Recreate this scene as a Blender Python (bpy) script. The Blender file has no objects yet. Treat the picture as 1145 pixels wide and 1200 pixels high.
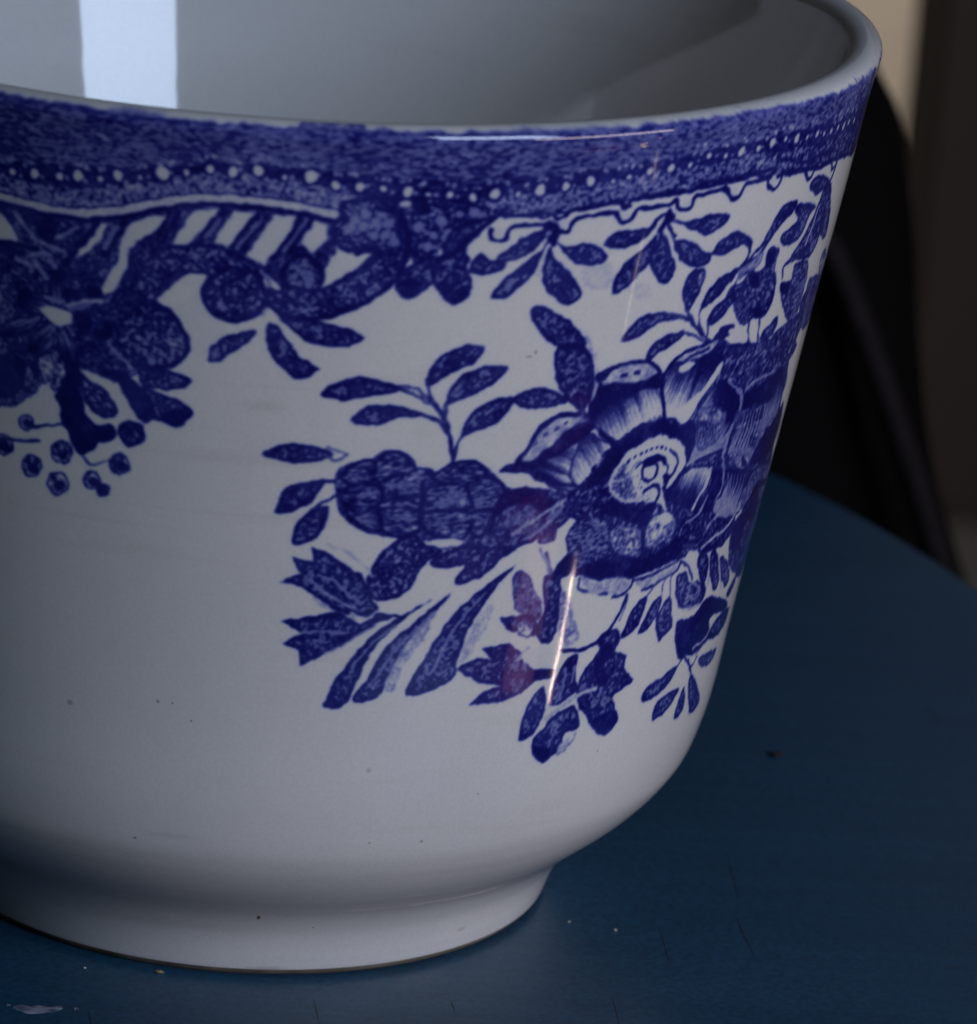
import bpy, bmesh, math, random
import numpy as np
from mathutils import Vector, Matrix

random.seed(3)
RNG = np.random.default_rng(11)
MM = 0.001
scene = bpy.context.scene
C = scene.collection

# ------------------------------------------------------------------ camera
CAM_D, CAM_H = 431.186, 169.272            # mm from the cup's axis, above the table
YAW, PITCH, ROLL = 0.0457, 0.30363, 0.07522
FPX = 6016.43                              # focal length in photograph pixels
PW, PH = 1145.0, 1200.0


def cam_axes():
    cy, sy, cp, sp = math.cos(YAW), math.sin(YAW), math.cos(PITCH), math.sin(PITCH)
    def yaw(d):
        return np.array([cy * d[0] + sy * d[1], -sy * d[0] + cy * d[1], d[2]])
    R0, U0, F0 = yaw((1, 0, 0)), yaw((0, sp, cp)), yaw((0, cp, -sp))
    c, s = math.cos(ROLL), math.sin(ROLL)
    return c * R0 + s * U0, -s * R0 + c * U0, F0


RX, UP, FW = cam_axes()
cam_data = bpy.data.cameras.new('camera')
cam = bpy.data.objects.new('camera', cam_data)
C.objects.link(cam)
M = Matrix.Identity(4)
for i in range(3):
    M[i][0], M[i][1], M[i][2] = RX[i], UP[i], -FW[i]
M[0][3], M[1][3], M[2][3] = 0, -CAM_D * MM, CAM_H * MM
cam.matrix_world = M
cam_data.sensor_fit = 'HORIZONTAL'
cam_data.sensor_width = 36
cam_data.lens = 36 * FPX / PW
cam_data.clip_start = 0.02
cam_data.clip_end = 50
cam_data.dof.use_dof = True
cam_data.dof.focus_distance = 0.425
cam_data.dof.aperture_fstop = 54
scene.camera = cam

# ------------------------------------------------------------------ light
world = bpy.data.worlds.new("World")
scene.world = world
world.use_nodes = True
bg = world.node_tree.nodes['Background']
bg.inputs[0].default_value = (0.70, 0.68, 0.70, 1)
bg.inputs[1].default_value = 0.016


def area(name, az, dist, zc, w, h, power, col, tilt=None):
    """upright rectangle of light facing the cup: azimuth from +Y towards +X, distance, height of its centre (m)"""
    ld = bpy.data.lights.new(name, 'AREA')
    ld.shape = 'RECTANGLE'
    ld.size, ld.size_y = w, h
    ld.energy = power
    ld.color = col
    o = bpy.data.objects.new(name, ld)
    C.objects.link(o)
    a = math.radians(az)
    o.location = (dist * math.sin(a), dist * math.cos(a), zc)
    d = Vector((-math.sin(a), -math.cos(a), 0 if tilt is None else tilt))
    o.rotation_euler = d.to_track_quat('-Z', 'Y').to_euler()
    return o


# tall window behind the camera on the right, an added low warm fill for the cup's outside, and a thin gap of warm light low on the right
area('window_light', 140, 1.5, 0.78, 0.62, 0.90, 17.0, (0.60, 0.76, 1.04))
area('low_warm_fill_light', 119, 1.6, 0.10, 0.85, 0.34, 5.4, (1.0, 0.84, 0.80))
area('warm_gap_light', 101.7, 0.86, -0.512, 0.010, 0.045, 0.032, (1.0, 0.74, 0.58), .6)
area('warm_gap_upper_light', 101.2, 0.86, -0.385, 0.005, 0.03, 0.0018, (1.0, 0.74, 0.58), .6)
area('reddish_glow_light', 112, 0.86, -0.515, 0.13, 0.06, 0.012, (1.0, 0.42, 0.36), .6)
# added lamp with no known source, brightens the post and wall behind
ld = bpy.data.lights.new('wall_fill_light', 'AREA')
ld.shape = 'RECTANGLE'
ld.size, ld.size_y = 0.5, 0.5
ld.energy = 0.62
ld.spread = math.radians(60)
ld.color = (1.0, 0.93, 0.85)
fo = bpy.data.objects.new('wall_fill_light', ld)
C.objects.link(fo)
fo.location = (-0.25, 0.42, 0.10)
fo.rotation_euler = (Vector((0.14, 0.90, -0.02)) - Vector(fo.location)).to_track_quat('-Z', 'Y').to_euler()

scene.view_settings.view_transform = 'Standard'
scene.view_settings.look = 'None'
scene.view_settings.exposure = 0.0
scene.view_settings.gamma = 1.0


# ------------------------------------------------------------------ pixel of the photograph -> ray in mm
def rays(px):
    px = np.asarray(px, float).reshape(-1, 2)
    x = (px[:, 0] - PW / 2) / FPX
    y = -(px[:, 1] - PH / 2) / FPX
    d = x[:, None] * RX + y[:, None] * UP + FW
    return np.array([0, -CAM_D, CAM_H]), d / np.linalg.norm(d, axis=1)[:, None]


# ------------------------------------------------------------------ cup profile (mm)
OUT = [(.25, 26.9), (.7, 27.25), (1.6, 27.55), (3.0, 28.05), (4.5, 28.8), (5.9, 29.85), (7.1, 31.0), (8.3, 32.4),
       (9.6, 34.0), (11.0, 35.6), (12.5, 37.05), (14.1, 38.3), (16.0, 39.35), (19.1, 40.3), (22.3, 40.95), (27.1, 41.65), (31.9, 42.4),
       (37.8, 43.35), (43.8, 44.35), (55.7, 46.25), (67.7, 48.25), (74.0, 49.25), (77.2, 49.85)]


def catmull(P, n, closed=False):
    P = np.asarray(P, float)
    N = len(P)
    out = []
    rng = range(N) if closed else range(N - 1)
    t = np.linspace(0, 1, n, endpoint=False)[:, None]
    for i in rng:
        if closed:
            a, b, c, d = P[(i - 1) % N], P[i], P[(i + 1) % N], P[(i + 2) % N]
        else:
            b, c = P[i], P[i + 1]
            a = P[i - 1] if i > 0 else 2 * b - c
            d = P[i + 2] if i + 2 < N else 2 * c - b
        out.append(.5 * ((2 * b) + (-a + c) * t + (2 * a - 5 * b + 4 * c - d) * t ** 2 + (-a + 3 * b - 3 * c + d) * t ** 3))
    out = np.concatenate(out)
    if not closed:
        out = np.concatenate([out, P[-1:]])
    return out


OUTS = catmull(OUT, 5)
OZ = np.append(OUTS[:, 0], [78.0, 78.7, 79.2, 79.55])
OR = np.append(OUTS[:, 1], [50.05, 50.15, 49.95, 49.4])
RREF = 46.0                                # print is laid out on theta * RREF


def px2mm(px):
    """photograph pixel -> (theta * RREF, z) on the outer wall, in mm"""
    o, d = rays(px)
    ts = np.linspace(370, 500, 1041)
    P = o + d[:, None] * ts[None, :, None]
    z = P[..., 2]
    v = np.hypot(P[..., 0], P[..., 1]) - np.interp(z, np.append(OZ, 90), np.append(OR, 52))
    inside = v <= 0
    k = np.where(inside.any(1), inside.argmax(1), v.argmin(1))
    n_ = np.arange(len(P))
    k0 = np.maximum(k - 1, 0)
    va, vb = v[n_, k0], v[n_, k]
    f = np.where(inside.any(1) & (va > 0), va / np.maximum(va - vb, 1e-9), 1.0)[:, None]
    q = P[n_, k0] * (1 - f) + P[n_, k] * f
    return np.stack([np.arctan2(q[:, 1], q[:, 0]) * RREF, q[:, 2]], 1)


# ------------------------------------------------------------------ the blue transfer print, drawn in mm on the wall
S = 22.0
TH0, TH1 = -118.0, -12.6                     # one half-repeat of the print, mirrored to go round
X0, X1 = math.radians(TH0) * RREF, math.radians(TH1) * RREF
ZT = 82.0
NX, NY = int((X1 - X0) * S), int(ZT * S)
XMARG = 8.0
D = np.zeros((NY, NX), np.float32)         # ink density
Hh = np.zeros((NY, NX), np.float32)        # reddish reflection painted over the print
ST = np.zeros((NY, NX), np.float32)        # tea stains and kiln specks


def blur(a, r):
    r = max(1, int(round(r)))
    for ax in (0, 1):
        for _ in range(2):
            p = np.pad(a, [(r, r) if i == ax else (0, 0) for i in (0, 1)], mode='edge')
            c = np.cumsum(p, axis=ax, dtype=np.float64)
            z = np.zeros_like(np.take(c, [0], axis=ax))
            c = np.concatenate([z, c], axis=ax)
            n = a.shape[ax]
            w = 2 * r + 1
            a = (np.take(c, range(w, w + n), axis=ax) - np.take(c, range(0, n), axis=ax)) / w
            a = a.astype(np.float32)
    return a


def noise(r, shape=None, aniso=None):
    a = RNG.standard_normal(shape or (NY, NX)).astype(np.float32)
    if aniso:
        rx, ry = aniso
        for ax, rr in ((1, rx), (0, ry)):
            if rr < 1:
                continue
            p = np.pad(a, [(rr, rr) if i == ax else (0, 0) for i in (0, 1)], mode='wrap')
            c = np.cumsum(p, axis=ax, dtype=np.float64)
            c = np.concatenate([np.zeros_like(np.take(c, [0], axis=ax)), c], axis=ax)
            n = a.shape[ax]
            a = ((np.take(c, range(2 * rr + 1, 2 * rr + 1 + n), axis=ax) - np.take(c, range(0, n), axis=ax)) / (2 * rr + 1)).astype(np.float32)
    else:
        a = blur(a, r)
    return a / a.std()


NS = .75 * noise(1) + .55 * noise(2)        # stipple
NM = noise(6)
NL = noise(36)
NH = noise(1, aniso=(5, 1))     # dashes running round the cup
NV = noise(1, aniso=(2, 9))     # dashes running down
gx = (np.arange(NX) + .5) / S + X0
gz = ZT - (np.arange(NY) + .5) / S


def sstep(a, b, x):
    t = np.clip((x - a) / (b - a), 0, 1)
    return t * t * (3 - 2 * t)


def window(P, m):
    x0, x1 = P[:, 0].min() - m, P[:, 0].max() + m
    z0, z1 = P[:, 1].min() - m, P[:, 1].max() + m
    i0, i1 = max(0, int((x0 - X0) * S)), min(NX, int((x1 - X0) * S) + 2)
    j0, j1 = max(0, int((ZT - z1) * S)), min(NY, int((ZT - z0) * S) + 2)
    if i1 <= i0 or j1 <= j0:
        return None
    return slice(j0, j1), slice(i0, i1)


def sdf(P, W, closed=True):
    """distance in mm, positive inside"""
    X, Z = np.meshgrid(gx[W[1]], gz[W[0]])
    X = X.astype(np.float32)
    Z = Z.astype(np.float32)
    best = np.full(X.shape, 1e9, np.float32)
    ins = np.zeros(X.shape, bool)
    Q = np.vstack([P, P[:1]]) if closed else P
    for a, b in zip(Q[:-1], Q[1:]):
        e = b - a
        L = float(e @ e)
        if L < 1e-9:
            continue
        t = np.clip(((X - a[0]) * e[0] + (Z - a[1]) * e[1]) / L, 0, 1)
        np.minimum(best, (X - a[0] - t * e[0]) ** 2 + (Z - a[1] - t * e[1]) ** 2, out=best)
        if closed and a[1] != b[1]:
            ins ^= ((a[1] > Z) != (b[1] > Z)) & (X < (b[0] - a[0]) * (Z - a[1]) / (b[1] - a[1]) + a[0])
    d = np.sqrt(best)
    return np.where(ins, d, -d) if closed else d


FR = dict(A=(180, 180, 5.725), B=(360, 180, 5.725), C=(540, 200, 5.725), D=(680, 200, 5.725), E=(580, 400, 5.725), G=(700, 380, 5.725),
          I=(700, 560, 5.725), J=(560, 640, 5.725), K=(0, 200, 5.725), L=(0, 400, 5.725), M=(850, 100, 6.0), N=(850, 280, 6.0), O=(780, 400, 6.0),
          P=(0, 0, 2.8625), R=(350, 0, 2.8625), S=(745, 0, 2.8625), T=(0, 350, 2.8625), U=(300, 350, 2.8625), V=(600, 350, 2.8625),
          X=(745, 500, 2.8625), Y=(300, 600, 2.8625), Q=(600, 600, 3.8167), a=(690, 430, 7.056), b=(660, 560, 5.725), Z=(0, 0, 1.0))


def mm(fr, pts):
    ox, oy, s = FR[fr]
    P = np.array(pts, float).reshape(-1, 2) / s + [ox, oy]
    return px2mm(P)


def comp(W, cov, val, hue=None):
    D[W] = D[W] * (1 - cov) + val * cov
    if hue is not None:
        Hh[W] = Hh[W] * (1 - cov) + hue * cov


def shape(fr, style, *pts, hue=0.0, smooth=True, k=1.0):
    P = mm(fr, pts)
    if smooth:
        P = catmull(P, 4, True)
    W = window(P, .4)
    if W is None:
        return
    d = sdf(P, W)
    d = d + .03 * NM[W] + (.0 if style == 'weave' else .022) * NS[W]
    cov = sstep(-.10, .10, d)
    ns, nm, nh, nv = NS[W], NM[W], NH[W], NV[W]
    if style == 'leaf':
        v = .93 - .52 * sstep(.14, .50, d) * sstep(-.3, 1.0, ns * .9 + nm * .35) + .05 * nm
        v = np.maximum(v, .97 * sstep(.26, .06, d))
    elif style == 'dark':
        v = .97 - .12 * sstep(.6, 1.6, ns)
    elif style == 'mid':
        v = .76 + .08 * nm + .20 * ns
        v = np.maximum(v, .93 * sstep(.26, .05, d))
    elif style == 'stip':
        v = .94 - .58 * sstep(-.1, .8, ns) * sstep(.12, .4, d) + .05 * nm
        v = np.maximum(v, .95 * sstep(.3, .08, d))
    elif style == 'lite':
        v = .42 + .20 * ns + .14 * nm
        v = np.maximum(v, .8 * sstep(.22, .05, d))
    elif style == 'tone':       # stippled tone with no outline
        v = .34 + .22 * ns
        cov = cov * sstep(0, .8, d)
    elif style == 'pale':
        v = .20 + .10 * ns + .06 * nm
    elif style == 'white':
        v = 0.0 * d + .03
    elif style == 'weave':
        v = .91 + .12 * nh - .16 * sstep(.2, 1.0, ns) + .05 * nm
    elif style == 'line':       # drawn outline, open middle
        v = .9 * sstep(.24, .10, d)
    elif style == 'rows':       # engraved rows of short dashes
        v = .68 + .24 * nh + .08 * ns
        v = np.maximum(v, .95 * sstep(.3, .08, d))
    v = np.clip(v * k, 0, 1)
    comp(W, cov, v, hue)


def petal(fr, dark, light, lo, hi, *pts, outline=True, hi2=None):
    """petal shaded by engraved hatching from the dark point to the light point"""
    P = catmull(mm(fr, pts), 4, True)
    a, b = mm(fr, [dark, light])
    W = window(P, .4)
    if W is None:
        return
    d = sdf(P, W) + .03 * NM[W]
    cov = sstep(-.06, .07, d)
    X, Z = np.meshgrid(gx[W[1]], gz[W[0]])
    u = b - a
    L = np.hypot(*u)
    u = u / L
    t = ((X - a[0]) * u[0] + (Z - a[1]) * u[1]) / L
    w = (X - a[0]) * -u[1] + (Z - a[1]) * u[0]
    tab = RNG.standard_normal(4096)
    tab = np.convolve(tab, [.25, .5, .25], 'same')
    f = np.interp(w * 5.0 + 2000, np.arange(4096), tab)       # each hatch line has its own length
    v = hi + (lo - hi) * sstep(-.15, 1.0, t + .22 * f)
    v = v + .22 * np.sin(w * 2 * math.pi / .42 + 1.3 * f) * sstep(.05, .5, t) * (1 - sstep(.75, 1.1, t)) * .7 + .06 * NS[W]
    if outline:
        v = np.maximum(v, .92 * sstep(.26, .10, d))
    comp(W, cov, np.clip(v, 0, 1), 0.0)


def line(fr, w, dens, *pts, smooth=True, hue=None, taper=False, dash=None):
    P = mm(fr, pts)
    if smooth and len(P) > 2:
        P = catmull(P, 5)
    W = window(P, w + .3)
    if W is None:
        return
    d = sdf(P, W, closed=False)
    cov = sstep(w / 2 + .06, w / 2 - .05, d + .02 * NM[W])
    if dash:
        X, Z = np.meshgrid(gx[W[1]], gz[W[0]])
        cov = cov * sstep(-.3, .1, np.sin(X * 2 * math.pi / dash) )
    comp(W, cov, np.clip(dens + .06 * NS[W], 0, 1), hue)


def dot(x, y, dx, dens=.05, dy=None, fr='Z'):
    """bead at a pixel with its radius in mm"""
    P = mm(fr, [(x, y)])[0]
    dy = dy or dx
    W = window(P[None], max(dx, dy) + .4)
    if W is None:
        return
    X, Z = np.meshgrid(gx[W[1]], gz[W[0]])
    q = np.hypot((X - P[0]) / dx, (Z - P[1]) / dy) + .09 * NM[W]
    comp(W, sstep(1.15, .75, q), dens)


#PRINT_BEGIN
def stain(x, y, rx, rz, a, soft=.5):
    P = mm('Z', [(x, y)])[0]
    W = window(P[None], max(rx, rz) * 2 + .5)
    if W is None:
        return
    X, Z = np.meshgrid(gx[W[1]], gz[W[0]])
    q = np.hypot((X - P[0]) / rx, (Z - P[1]) / rz) + .25 * NM[W] * soft
    ST[W] = np.maximum(ST[W], (a if rx < .4 else a * .45) * sstep(1 + soft, 1 - soft, q))


for t_ in ((303, 1075, .24, .3, .95, .3), (185, 822, .13, .13, .7, .4), (367, 1087, .1, .1, .8, .3), (202, 824, .09, .09, .8, .3), (224, 845, .08, .08, .9, .3),
           (82, 823, .25, .2, .45, .5), (494, 986, .14, .12, .5, .4), (433, 988, .1, .1, .5, .4), (432, 903, .2, .2, .35, .6), (540, 1089, .7, .22, .6, .6),
           (310, 1136, 2.6, .3, .55, .7), (520, 1119, 1.4, .25, .5, .7), (400, 1136, 2.0, .2, .35, .7), (312, 475, 1.3, .45, .28, .8), (205, 980, 2.2, .25, .30, .8),
           (158, 982, .2, .12, .6, .4), (620, 418, .3, .12, .4, .5), (628, 413, .12, .2, .5, .5), (590, 470, 1.6, .12, .22, .8), (500, 505, 1.0, .5, .14, .9),
           (868, 124, .5, .12, .5, .6), (906, 113, .12, .3, .5, .5), (1003, 96, .2, .2, .35, .6), (760, 135, .8, .15, .35, .7), (96, 605, 6.0, .16, .14, .9), (260, 602, 7.0, .13, .16, .9),
           (330, 455, 5.0, .15, .12, .9), (180, 450, 3.0, .2, .12, .9), (270, 538, 6.0, .3, .10, .9), (640, 945, 3.0, .5, .10, .9), (700, 880, .1, .1, .6, .3), (560, 930, .08, .08, .6, .3)):
    stain(*t_)
# cobalt smeared up over the lip at the left of centre
# --- border band under the rim -------------------------------------------------
top = [(-60, 96), (0, 108), (70, 120), (140, 131), (210, 140), (297, 146), (380, 151), (465, 154), (546, 155), (640, 153), (734, 149), (815, 141),
       (885, 129), (937, 120), (989, 105), (1017, 89), (1026, 78)]
low = [(1004, 178), (995, 181), (985, 184), (975, 188), (963, 196), (950, 198), (938, 199), (925, 200), (914, 206), (900, 208), (885, 206), (872, 210), (850, 214), (825, 220), (800, 226),
       (775, 230), (745, 233), (720, 240), (690, 243), (655, 252), (640, 257), (600, 252), (575, 258), (560, 275), (500, 290), (450, 275), (395, 250), (328, 237), (285, 231), (241, 231), (206, 233), (175, 240), (148, 243),
       (113, 248), (87, 248), (52, 243), (26, 237), (0, 230), (-60, 212)]
shape('Z', 'weave', *(top + low), smooth=False)
# rows of little worm marks through the upper half of the band
for row in range(12):
    f = (row + .6) / 12.5
    for i in range(520):
        s = i / 520 * (len(top) - 1)
        a = min(int(s), len(top) - 2)
        tx = top[a][0] + (top[a + 1][0] - top[a][0]) * (s - a)
        ty = top[a][1] + (top[a + 1][1] - top[a][1]) * (s - a)
                # lower edge of the worm zone: just above the beads
        hgt = np.interp(tx, [-60, 0, 300, 560, 760, 900, 1000, 1026], [86, 84, 46, 62, 44, 36, 32, 30])
        y = ty + hgt * f + RNG.normal(0, 1.1)
        x = tx + RNG.normal(0, 3) - 2 * f
        if RNG.random() < .62:
            q = mm('Z', [(x, y)])[0]
            hw = RNG.uniform(.05, .34)
            Pq = np.array([[q[0] - hw, q[1] + RNG.normal(0, .06)], [q[0] + hw, q[1] + RNG.normal(0, .06)]])
            W = window(Pq, .4)
            if W is None:
                continue
            d = sdf(Pq, W, closed=False)
            lv = RNG.uniform(.20, .58) if f > .12 else .70
            cov = sstep(.115, .03, d) * RNG.uniform(.35, .95)
            comp(W, cov, lv)
# dotted mesh in the lower zone of the band
for i in range(2600):
    s = RNG.random() * 1090 - 60
    yb = np.interp(s, [p[0] for p in low[::-1]], [p[1] for p in low[::-1]])
    hgt = np.interp(s, [0, 560, 760, 1000], [22, 26, 24, 22])
    dot(s, yb - 3 - RNG.random() * hgt, .10 + .07 * RNG.random(), RNG.uniform(.18, .5))
line('Z', .30, .95, *low[:17][::-1])
shape('Z', 'lite', (352, 150), (356, 143), (380, 141), (405, 142), (424, 145), (430, 154), (390, 153), k=.9)
shape('Z', 'lite', (120, 129), (150, 126), (200, 134), (160, 134), k=.6)
shape('Z', 'lite', (560, 155), (620, 151), (700, 149), (760, 146), (720, 152), (640, 156), k=.6)
# beads
BEADS = [(-22, 196, 6), (-5, 199, 5), (14, 201, 5), (40, 204, 7), (70, 207, 6), (91, 205, 8), (118, 209, 5), (138, 206, 8), (165, 208, 4), (191, 203, 9),
         (218, 203, 5), (246, 198, 7), (273, 202, 7), (303, 200, 7), (333, 207, 4.5), (365, 207, 8), (394, 217, 6), (421.6, 218, 7), (450, 221, 5), (478, 224, 7),
         (503, 229, 5), (527, 228, 6.5), (554, 231, 6), (580.5, 227, 8), (607, 228, 5), (633, 223, 8), (663, 218, 6), (692, 212, 8), (719, 211, 4), (738, 207, 5),
         (762, 201, 6), (787, 197, 7), (810, 192, 5), (831, 183, 5), (850, 182, 4.5), (869, 177.5, 7), (889, 174, 5.5), (906, 167, 8), (921, 163, 4.5), (934, 162.5, 7),
         (946, 161, 5), (958, 157, 6), (966, 156, 4.5), (974, 154, 6), (982, 150, 5), (989, 147, 6), (995, 143, 5), (1001, 141, 6)]
for x, y, s in BEADS:
    r = s / 12.4 * .5 * 1.3
    dot(x, y, r * 1.75, .97)
    dot(x, y, r * 1.05, .04, r * 1.2)
    for k in range(3):
        dot(x + RNG.normal(0, 9), y - 10 - 5 * RNG.random(), .15 + .08 * RNG.random(), RNG.uniform(.15, .4))
    dot(x + 9 * (1 if x < 860 else .5), y + RNG.normal(2, 3), .17, .25)

# --- left scroll, flower and bars ---------------------------------------------
shape('Z', 'mid', (-90, 205), (0, 240), (52, 250), (120, 254), (200, 243), (285, 238), (360, 250), (395, 262), (392, 292), (385, 310), (345, 345), (320, 330),
      (300, 312), (250, 316), (222, 318), (200, 338), (183, 352), (200, 366), (222, 388), (224, 410), (206, 428), (150, 442), (120, 452), (75, 440), (50, 458), (0, 476), (-90, 470))
W_ = 'white'
# leaf arch with hatched body
shape('A', 'stip', (20, 640), (120, 615), (240, 610), (400, 620), (520, 640), (600, 690), (700, 760), (740, 840), (600, 850), (420, 830), (250, 800), (120, 810), (40, 900), (-60, 960), (-160, 900), (-100, 760))
shape('A', W_, (270, 385), (440, 370), (395, 440), (240, 605), (120, 612), (165, 530), smooth=False)
shape('A', W_, (540, 385), (680, 400), (610, 520), (520, 632), (405, 600), (450, 510), smooth=False)
shape('A', W_, (800, 412), (965, 422), (885, 560), (740, 748), (620, 680), (690, 590), smooth=False)
shape('A', W_, (1085, 450), (1165, 470), (1165, 560), (1065, 668), (985, 608), (1010, 560), smooth=False)
shape('A', W_, (0, 420), (80, 420), (30, 510), (-20, 540), (-60, 500), smooth=False)
shape('B', W_, (160, 690), (215, 682), (390, 742), (300, 800), (180, 862), (140, 800), smooth=False)
shape('K', W_, (600, 360), (725, 350), (680, 450), (590, 545), (470, 590), (555, 450), smooth=False)
shape('K', W_, (930, 330), (1110, 300), (1050, 400), (900, 480), (850, 560), (850, 650), (760, 800), (680, 832), (700, 740), (790, 600), (810, 480), (850, 390))
shape('K', W_, (-60, 260), (20, 300), (90, 400), (130, 480), (60, 470), (-60, 430))
shape('A', W_, (190, 845), (300, 832), (415, 836), (345, 900), (330, 1000), (400, 1110), (480, 1160), (480, 1400), (200, 1300), (140, 1145), (90, 1070), (20, 1022), (180, 1000), (250, 960), (240, 905), (180, 880))
for q in (((395, 440), (320, 560)), ((480, 390), (300, 600)), ((700, 400), (520, 620)), ((760, 410), (600, 640)), ((990, 440), (800, 700)), ((1060, 450), (900, 680)), ((180, 390), (60, 600)), ((110, 400), (20, 560))):
    line('A', .30, .95, *q)
for q in (((440, 440), (350, 560)), ((730, 430), (560, 640)), ((1025, 450), (870, 660))):
    line('A', .28, .45, *q)
line('K', .55, .95, (660, 340), (560, 470), (430, 620))
line('K', .5, .95, (830, 340), (760, 470), (700, 560))
line('K', .3, .4, (790, 370), (700, 520))
# spiral ball
shape('A', 'stip', (330, 960), (360, 860), (450, 790), (560, 760), (670, 790), (745, 870), (760, 970), (730, 1060), (640, 1110), (520, 1120), (410, 1080), (350, 1020))
line('A', .30, .95, (340, 1000), (330, 930), (390, 830), (500, 775), (610, 780), (700, 830), (745, 920), (735, 1030), (650, 1100), (500, 1125), (390, 1070), (340, 1000))
line('A', .28, .92, (640, 800), (560, 850), (470, 880), (480, 980), (560, 1000), (610, 930), (570, 900))
line('A', .26, .35, (720, 780), (770, 870), (775, 1000), (730, 1080))
# rosette ball
shape('A', 'stip', (880, 780), (920, 700), (1030, 680), (1110, 760), (1130, 850), (1080, 930), (980, 940), (890, 880))
line('A', .28, .95, (900, 740), (980, 680), (1080, 710), (1140, 800), (1110, 900), (1010, 950), (900, 920), (860, 820), (900, 740))
for x, y in ((960, 760), (1010, 740), (1050, 800), (1040, 860), (980, 870), (940, 820), (1000, 800)):
    dot(x, y, .30, .42, fr='A')
# crescent under the rosette, running up into the large disc
shape('A', 'mid', (760, 900), (860, 930), (1000, 950), (1145, 950), (1145, 1100), (980, 1090), (860, 1060), (760, 1010))
shape('R', 'stip', (0, 960), (60, 975), (100, 960), (180, 915), (270, 835), (240, 760), (290, 690), (350, 735), (372, 820), (335, 925), (250, 1000), (150, 1045), (60, 1070), (-40, 1060), (-110, 1010), (-60, 970))
line('R', .34, .97, (-120, 1010), (-40, 1062), (60, 1068), (150, 1048), (250, 1002), (335, 925), (370, 820), (350, 730), (300, 690), (250, 660))
line('R', .24, .93, (-40, 960), (60, 975), (180, 915), (270, 835))
# large disc and cluster of petals at its right
shape('R', 'stip', (110, 740), (150, 680), (240, 660), (310, 700), (345, 760), (350, 830), (300, 860), (240, 850), (170, 850), (120, 820))
for x, y in ((230, 720), (260, 745), (290, 790), (215, 760), (250, 790), (320, 810), (190, 740), (280, 715), (170, 770), (300, 750)):
    dot(x, y, .38 + .12 * RNG.random(), .40, fr='R')
line('R', .45, .97, (270, 700), (330, 720), (362, 770), (366, 840), (345, 900))
line('R', .5, .97, (200, 850), (240, 830), (280, 850))
shape('R', 'stip', (340, 700), (440, 660), (560, 680), (640, 700), (620, 760), (560, 830), (580, 880), (520, 900), (450, 890), (380, 880), (370, 780))
for x, y in ((400, 760), (450, 790), (430, 830), (500, 780), (480, 850), (540, 720), (415, 720), (590, 710), (620, 730), (480, 745)):
    dot(x, y, .36 + .15 * RNG.random(), .36, fr='R')
dot(485, 850, .45, .08, fr='R')
dot(358, 684, .55, .1, .3, fr='R')
shape('R', 'dark', (385, 690), (410, 670), (440, 690), (440, 715), (400, 720))
shape('R', 'leaf', (325, 970), (350, 1005), (400, 990), (450, 945), (485, 880), (440, 860), (380, 885), (340, 925))
shape('R', 'dark', (335, 955), (352, 1003), (395, 990), (410, 950), (370, 935))
shape('R', 'leaf', (440, 900), (460, 960), (490, 1005), (522, 1025), (565, 1000), (583, 960), (570, 900), (565, 850), (520, 820), (470, 860))
shape('R', 'dark', (475, 970), (495, 1005), (522, 1022), (560, 1000), (570, 960), (520, 975))
shape('R', 'leaf', (480, 840), (510, 780), (570, 745), (620, 730), (650, 740), (600, 790), (540, 840), (500, 870))
line('R', .30, .97, (470, 880), (520, 850), (580, 790), (640, 745), (700, 700))
# leaves hanging under the ball
shape('T', 'leaf', (695, 208), (705, 170), (740, 135), (800, 112), (860, 105), (850, 135), (800, 170), (750, 200), (715, 213))
shape('U', 'leaf', (36, 85), (60, 80), (90, 115), (140, 185), (185, 215), (214, 238), (190, 248), (150, 271), (100, 245), (55, 200), (36, 150))
shape('U', 'leaf', (70, 55), (130, 65), (200, 72), (290, 95), (362, 130), (340, 148), (290, 165), (220, 158), (150, 130))
line('U', .3, .9, (-60, 70), (-10, 40), (30, 30))
# left flower
shape('T', 'stip', (450, 30), (500, 0), (560, 40), (605, 90), (640, 165), (605, 205), (540, 235), (450, 210), (390, 150), (400, 80))
line('T', .34, .97, (510, 10), (570, 45), (612, 100), (632, 165), (600, 208), (540, 232), (450, 225))
line('T', .3, .35, (350, 130), (400, 190), (440, 230))
shape('T', 'stip', (470, 240), (540, 235), (600, 250), (642, 275), (610, 305), (540, 305), (480, 290))
shape('T', 'leaf', (480, 290), (540, 320), (600, 340), (645, 378), (620, 410), (590, 432), (540, 415), (505, 395), (480, 350))
shape('T', 'dark', (330, 240), (400, 236), (440, 262), (500, 330), (520, 390), (480, 418), (450, 385), (410, 320), (380, 270))
shape('T', 'dark', (540, 385), (640, 375), (630, 410), (590, 432), (545, 412))
shape('T', 'mid', (0, 160), (80, 150), (115, 180), (120, 250), (95, 320), (45, 362), (0, 350), (-60, 340), (-60, 200))
shape('T', 'dark', (0, 190), (60, 190), (90, 240), (60, 320), (0, 330), (-60, 300))
shape('T', 'lite', (125, 200), (160, 165), (215, 190), (228, 250), (200, 305), (160, 300), (135, 260), k=1.25)
shape('T', 'dark', (225, 190), (262, 195), (268, 300), (300, 400), (340, 450), (320, 500), (280, 528), (250, 500), (225, 440), (200, 400), (185, 330), (205, 290))
shape('T', 'leaf', (262, 245), (330, 280), (375, 330), (395, 385), (350, 400), (300, 370), (270, 310))
shape('T', 'dark', (310, 430), (370, 420), (390, 460), (350, 485), (315, 470))
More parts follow.
